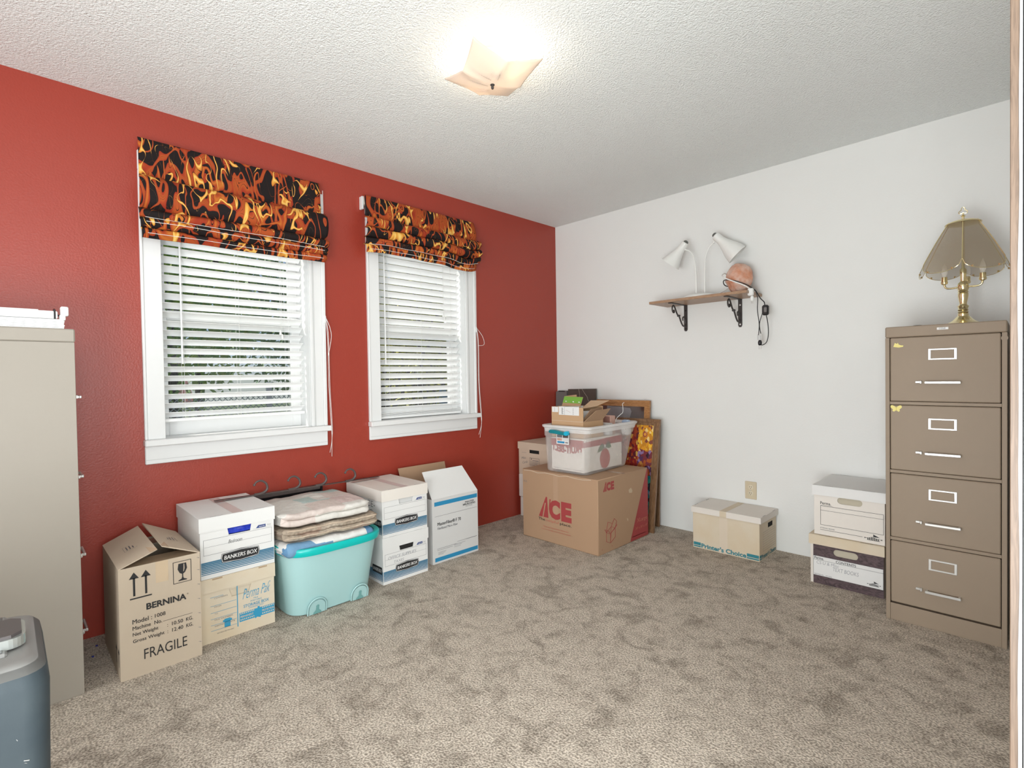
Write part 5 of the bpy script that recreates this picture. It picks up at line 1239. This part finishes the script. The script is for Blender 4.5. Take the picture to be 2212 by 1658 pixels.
# white two-headed desk lamp on the shelf
t = thing('desk_lamp', 'white two-headed gooseneck desk lamp on the wall shelf', 'lamp', (1.385, -.135, 1.6425))
c0 = V(1.385, -.135, 1.643)
g = MB(); g.lathe([(0,0),(.108,0),(.110,.006),(.104,.014),(.08,.024),(.04,.031),(0,.033)], c0, M_lampw, 40); part(g, 'base', t)
for sgn, sx, pts, top, mth in ((-1, 1.356, [(1.352,1.80),(1.350,1.872),(1.336,1.935),(1.312,1.972),(1.280,1.990)], V(1.283,-.135,2.036), V(1.176,-.150,1.905)),
                              (1, 1.416, [(1.417,1.80),(1.418,1.875),(1.428,1.930),(1.450,1.975),(1.480,2.000)], V(1.488,-.135,2.045), V(1.612,-.078,1.905))):
    g = MB(); g.tube([V(sx,-.135,1.67), V(sx,-.135,1.80), V(pts[1][0],-.135,1.868)], .0062, M_lampw, 10)
    g.tube(smooth_path([V(a,-.135,b_) for a, b_ in [(sx+(pts[1][0]-sx)*.85, 1.858)]+pts[1:]]), .0042, M_lampw, 8); g.lathe([(0,-.008),(.006,-.006),(.007,0),(.006,.006),(0,.008)], (pts[-1][0],-.135,pts[-1][1]), M_lampw, 12); part(g, 'gooseneck', t)
    ax = (mth-top); L = ax.length; q = ax.to_track_quat('Z', 'Y').to_matrix().to_4x4()
    g = MB(); r = .070
    prof = [(0,0),(.022,0),(.0265,.004),(.0275,.05),(.032,.07),(.046,.11),(.060,.145),(r,L),(r-.0025,L),(.057,.145),(.043,.11),(.029,.07),(.024,.05),(.022,.008),(0,.008)]
    g.lathe(prof, top, M_lampw, 36, q); o = part(g, 'lamp_shade', t)
    g = MB(); g.lathe([(0,-.016),(.010,-.014),(.0155,-.008),(.017,0),(.017,.004)], top, mat('smoky_bulb_end', (.12,.12,.11), .15), 20, q); g.lathe([(0,.01),(.015,.02),(.015,.06),(.028,.10),(.026,.115),(0,.125)], top, M_bulb, 16, q); part(g, 'bulb', o)

# salt rock lamp
DESK = t
t = thing('salt_lamp', 'rough pink salt rock lamp at the right end of the wall shelf', 'lamp', (1.640, -.13, 1.6425))
g = MB(); bm = bmesh.new(); bmesh.ops.create_icosphere(bm, subdivisions=5, radius=1)
vs = []
for v in bm.verts:
    p = v.co.copy(); z = p.z; k = 1 - .22*max(0, -z)**1.2 - .06*max(0, z)
    n1 = noise.noise(p*1.7+V(3,1,2)); cell = noise.cell(p*2.3) if hasattr(noise,'cell') else 0
    r = 1 + .09*n1 + .05*noise.noise(p*4.1) + .02*noise.noise(p*11)
    q = V(p.x*.081*k, p.y*.072*k, p.z*.104)*r
    q.z = max(q.z, -.092); vs.append(q+V(1.642,-.13,1.736))
fs = [[x.index for x in f.verts] for f in bm.faces]; bm.free()
g.add(vs, fs, M_rock, True); part(g, 'rock', t)
sx = lambda a: 1.732+(a-1250)*.00049
sz = lambda b_: 1.641-(b_-830)*.000525
yy = -.20
g = MB(); g.tube(smooth_path([(1.66,-.07,1.70),(1.60,-.065,1.70),(1.553,-.13,1.705),(1.575,-.205,1.728),(1.64,-.222,1.716),(1.70,-.205,1.690),(1.722,-.16,1.672),(1.742,-.13,1.648),(1.765,-.115,1.60),(1.785,-.11,1.575),(1.788,-.11,1.552)]), .0030, M_blackp, 8)
g.tube(smooth_path([(1.796,-.11,1.495),(1.806,-.11,1.44),(1.808,-.11,1.37),(1.797,-.11,1.325),(1.772,-.11,1.308),(1.757,-.11,1.318)]), .0028, M_blackp, 8)
g.tube(smooth_path([(1.742,-.13,1.648),(1.750,-.12,1.60),(1.748,-.12,1.53),(1.756,-.115,1.44),(1.752,-.115,1.37)]), .0026, M_blackp, 8)
g.tube(smooth_path([(1.790,-.11,1.56),(1.772,-.11,1.50),(1.757,-.112,1.44),(1.764,-.112,1.38)]), .0026, M_blackp, 8); part(g, 'cord', t, 'black cord')
g = MB(); g.box(1.774, 1.812, -.125, -.095, 1.492, 1.556, M_blackp, .008); g.box(1.788, 1.806, -.129, -.123, 1.51, 1.54, M_gfolder, .003); part(g, 'switch', t)
g = MB(); g.lathe([(.006,0),(.011,.006),(.012,.022),(.007,.034)], (1.759,-.112,1.306), M_blackp, 12)
for dx in (-.006,.006): g.box(1.759+dx-.001, 1.759+dx+.001, -.115, -.109, 1.282, 1.308, M_chrome)
part(g, 'plug', t)
g = MB(); g.box(1.743, 1.756, -.116, -.1145, 1.338, 1.378, M_white); g.box(1.758, 1.769, -.116, -.1145, 1.342, 1.376, M_white)
for k in range(5): g.box(1.745, 1.753, -.117, -.1162, 1.343+.007*k, 1.345+.007*k, M_ink2); g.box(1.760, 1.767, -.117, -.1162, 1.346+.006*k, 1.348+.006*k, M_ink2)
part(g, 'cord_tag', t)
t = DESK
g = MB(); g.tube(smooth_path([(1.47,-.10,1.650),(1.56,-.055,1.72),(1.556,-.13,1.782),(1.553,-.180,1.768),(1.585,-.228,1.742),(1.64,-.238,1.712),(1.70,-.245,1.682),(1.727,-.235,1.664),(1.738,-.205,1.65)]), .0036, M_cord, 8)
cd = part(g, 'power_cord', t)
g = MB(); g.box(1.724, 1.757, -.222, -.195, 1.610, 1.656, M_cord, .006); g.lathe([(.006,0),(.0105,.005),(.011,.02),(.007,.03)], (1.747,-.205,1.578), M_cord, 12)
for dx in (-.004,.004): g.box(1.747+dx-.0008, 1.747+dx+.0008, -.208, -.202, 1.562, 1.58, M_chrome)
part(g, 'plug', cd)

# ------------------------------------------------------------ ceiling light with bent glass shade
def ceiling_lamp():
    c = V(1.405, -2.045, CH); rot = math.radians(28-45); R = .150
    t = thing('ceiling_light', 'lit square ceiling light with wavy peach glass shade and etched sprays', 'ceiling light', tuple(c))
    g = MB(); g.lathe([(.075,0),(.078,-.006),(.072,-.018),(.03,-.022),(0,-.022)], c, M_lampw, 36); g.tube([c+V(0,0,-.02), c+V(0,0,-.118)], .003, M_brass, 8); part(g, 'canopy', t)
    def P_(u, v):
        a, b_ = 2*u-1, 2*v-1
        # handkerchief outline: sides bow inwards, corners rise
        k = 1-.13*(1-abs(b_)**1.6)*abs(a)**2 ; k2 = 1-.13*(1-abs(a)**1.6)*abs(b_)**2
        x, y = R*a*k, R*b_*k2; m = max(abs(a), abs(b_))
        z = -.106 + .050*min(1, abs(a*b_))**.9 + .012*(a*a+b_*b_)/2 + .010*m**3
        z += .010*math.cos(4*math.atan2(b_, a)+PI)*(a*a+b_*b_)*-.5
        return c + V(x*math.cos(rot)-y*math.sin(rot), x*math.sin(rot)+y*math.cos(rot), z)
    g = MB(); g.grid(P_, 36, 36, M_shadeglass)
    o = part(g, 'glass_shade', t); sm = o.modifiers.new('solid', 'SOLIDIFY'); sm.thickness = .003; sm.offset = 1
    g = MB(); et = mat('gold_etching', (.42,.24,.10), .4, metal=.3)
    def spray(u0, v0, du, dv, n, s):
        for k in range(n):
            q = k/n; u, v = u0+du*q, v0+dv*q
            g.tube([P_(u,v)+V(0,0,-.0022), P_(u+du/n,v+dv/n)+V(0,0,-.0022)], .0012, et, 4)
            for sg in (-1,1): g.tube([P_(u,v)+V(0,0,-.0022), P_(u+du/n*.9-sg*dv*s,v+dv/n*.9+sg*du*s)+V(0,0,-.0022)], .0010, et, 4)
    spray(.44,.46,-.05,-.33,9,.10); spray(.58,.44,.04,-.34,9,.10); spray(.36,.52,-.24,-.10,6,.12); spray(.62,.52,.22,-.04,6,.12)
    rnd = random.Random(9)
    for cu, cv in ((.30,.44),(.68,.40),(.72,.50),(.26,.58)):
        for k in range(14):
            u, v = cu+rnd.gauss(0,.035), cv+rnd.gauss(0,.035); g.lathe([(0,-.001),(.003,0),(0,.001)], P_(u,v)+V(0,0,-.0022), et, 6)
    for sx_, sy_ in ((-1,-1),(1,-1),(1,1),(-1,1)):
        g.tube([P_(.5+sx_*.17*math.cos(a)*1.1, .5+sy_*.17*math.sin(a)*1.1)+V(0,0,-.002) for a in [PI/2*k/8 for k in range(1,8)]], .0010, et, 4)
    part(g, 'etched_decoration', o)
    g = MB(); g.lathe([(0,-.128),(.004,-.127),(.006,-.122),(.005,-.114),(.009,-.111),(.009,-.109),(0,-.108)], c, M_bracket, 16); part(g, 'finial', t)
    for k, (dx, dy) in enumerate(((-.088,.012),(.088,.030))):
        g = MB(); q = c+V(dx,dy,-.050); g.lathe([(0,-.024),(.014,-.019),(.021,-.006),(.020,.006),(.012,.018),(.010,.026)], q, M_hot, 20); part(g, 'bulb', t)
        light('bulb_glow', 'POINT', (q.x, q.y, q.z-.0), None, 1.5, (1, .93, .84), .03)
ceiling_lamp()

# ------------------------------------------------------------ outdoors, seen between the slats
b = MB(); b.box(-40, -.2, -20, 30, -.62, -.5, M_grass); struct(b, 'ground')
def leaves(g, c, r, n, m, seed, s=.07):
    rnd = random.Random(seed)
    for k in range(n):
        p = V(rnd.gauss(0,1), rnd.gauss(0,1), rnd.gauss(0,1)).normalized()*(rnd.random()**.4)
        p = V(p.x*r[0], p.y*r[1], p.z*r[2])+Vector(c); a = V(rnd.gauss(0,1), rnd.gauss(0,1), rnd.gauss(0,1)).normalized(); b_ = a.orthogonal().normalized(); e = s*(.6+.8*rnd.random())
        g.add([p, p+a*e*.5+b_*e*.28, p+a*e, p+a*e*.5-b_*e*.28], [(0,1,2,3)], m)
def tree(x, y, h, r, m, n, seed, label, s=.09):
    t = thing('tree', label, 'tree', (x, y, -.5), 'trees outside the windows')
    g = MB(); g.tube(smooth_path([(x,y,-.5),(x+.1,y+.05,h*.3),(x-.05,y,h*.6),(x,y,h*.9)]), [.14]*7+[.11]*6+[.07]*6, M_bark, 8)
    for k in range(7):
        a = k*2.4; z = h*(.35+.07*k); g.tube(smooth_path([(x,y,z),(x+math.cos(a)*r*.4,y+math.sin(a)*r*.4,z+.3),(x+math.cos(a)*r*.8,y+math.sin(a)*r*.8,z+.7)]), .035, M_bark, 5)
    part(g, 'trunk', t)
    g = MB(); leaves(g, (x,y,h*.53), (r,r,h*.42), n, m, seed, s); part(g, 'foliage', t)
tree(-7.4, -1.55, 4.8, 1.5, M_leaf1, 5200, 1, 'broad green tree outside the left window, left of the garden post', .13)
tree(-9.6, 1.6, 5.6, 1.6, M_leaf2, 5200, 2, 'dark green tree outside the left window, right of the garden post', .14)
tree(-4.6, 1.6, 4.2, .85, M_leaf3, 4200, 3, 'yellow-green tree outside the window nearer the corner', .11)
tree(-16, 1.0, 8, 3.2, M_leaf1, 5000, 4, 'tall green tree far behind the red-roofed house', .2)
tree(-10.5, 5.4, 6.0, 1.9, M_leaf2, 4500, 5, 'dark tree behind the brown shed', .14)
def bush(x, y, r, h, m, seed, label):
    g = MB(); leaves(g, (x,y,-.5+h*.5), (r,r,h*.55), 2600, m, seed, .09); g.tube([(x,y,-.5),(x,y,h*.4)], .03, M_bark, 6); tag(g.build('bush', None, (x,y,-.5)), label, 'bush', 'bushes outside the windows')
bush(-3.6, -2.35, .55, 1.1, M_leaf1, 11, 'leafy green bush close outside the left window')
bush(-4.1, -.2, .5, 1.4, M_leaf2, 12, 'dark leafy bush close outside between the windows')
bush(-3.6, .75, .5, 1.1, M_leaf3, 13, 'yellow-green bush close outside the window nearer the corner')
# chain-link fence with white posts
t = thing('chain_link_fence', 'galvanised chain-link fence with white posts outside the left window', 'fence', (-5.2, -1.0, -.5))
g = MB(); fx, fy0, fy1, fz0, fz1, pc = -5.2, -2.6, .6, -.45, .92, .075
k = fy0-(fz1-fz0)
while k < fy1:
    for sg in (1,-1):
        a = k if sg > 0 else k+(fz1-fz0); q = []
        for s_ in range(2): q.append((a+sg*s_*(fz1-fz0), fz0+s_*(fz1-fz0)))
        (ya, za), (yb_, zb_) = q
        if ya > yb_: (ya, za), (yb_, zb_) = (yb_, zb_), (ya, za)
        if yb_ <= fy0 or ya >= fy1: continue
        if ya < fy0: za += (zb_-za)*(fy0-ya)/(yb_-ya); ya = fy0
        if yb_ > fy1: zb_ = za+(zb_-za)*(fy1-ya)/(yb_-ya); yb_ = fy1
        g.tube([(fx,ya,za),(fx,yb_,zb_)], .006, M_wire, 3)
    k += pc
part(g, 'mesh', t)
g = MB(); g.tube([(fx,fy0,fz1),(fx,fy1,fz1)], .02, M_wire, 8); part(g, 'top_rail', t)
for y in (-2.05, -.62, .55): g = MB(); g.box(fx-.03, fx+.03, y-.035, y+.035, -.5, 1.1, M_white, .005); part(g, 'post', t)
# red-roofed house and brown shed
t = thing('house', 'low house with pinkish red roof beyond the fence', 'building', (-10, -1.5, -.5))
g = MB(); g.box(-13, -10.6, -3.6, -.6, -.5, .72, M_siding2); part(g, 'wall', t)
g = MB(); g.add([V(-10.3,-3.8,.62),V(-10.3,-.4,.62),V(-11.8,-.4,1.65),V(-11.8,-3.8,1.65),V(-13.3,-.4,.62),V(-13.3,-3.8,.62)], [(0,1,2,3),(3,2,4,5),(0,3,5),(1,4,2)], M_roof); part(g, 'roof', t)
t = thing('shed', 'dark brown wooden shed outside the window nearer the corner', 'building', (-6.6, 3.6, -.5))
g = MB(); g.box(-7.6, -5.9, 2.7, 4.6, -.5, 2.0, M_siding)
for k in range(16): g.box(-5.9, -5.89, 2.7+.12*k, 2.705+.12*k, -.5, 2.0, M_dark)
g.box(-5.9,-5.88,3.0,3.5,.1,.9,M_siding2); part(g, 'wall', t)
g = MB(); g.add([V(-5.6,2.5,1.95),V(-5.6,4.8,1.95),V(-6.8,4.8,2.6),V(-6.8,2.5,2.6),V(-8,4.8,1.95),V(-8,2.5,1.95)], [(0,1,2,3),(3,2,4,5),(0,3,5),(1,4,2),(0,1,4,5)], M_siding); part(g, 'roof', t)
# blue paper specks on the carpet by the tall carton
for (x, y), l in zip(((.115,-3.232),(.215,-3.255)), ('tiny blue paper scrap on the carpet against the tall tan carton', 'tiny blue paper scrap on the carpet nearer the left filing cabinet')):
    g = MB(); g.box(x-.006, x+.006, y-.004, y+.004, .001, .004, mat('blue_paper', (.03,.04,.3), .6), .001); tag(g.build('paper_scrap', None, (x,y,.001)), l, 'paper scrap', 'blue paper scraps on the carpet')
bpy.context.view_layer.update()
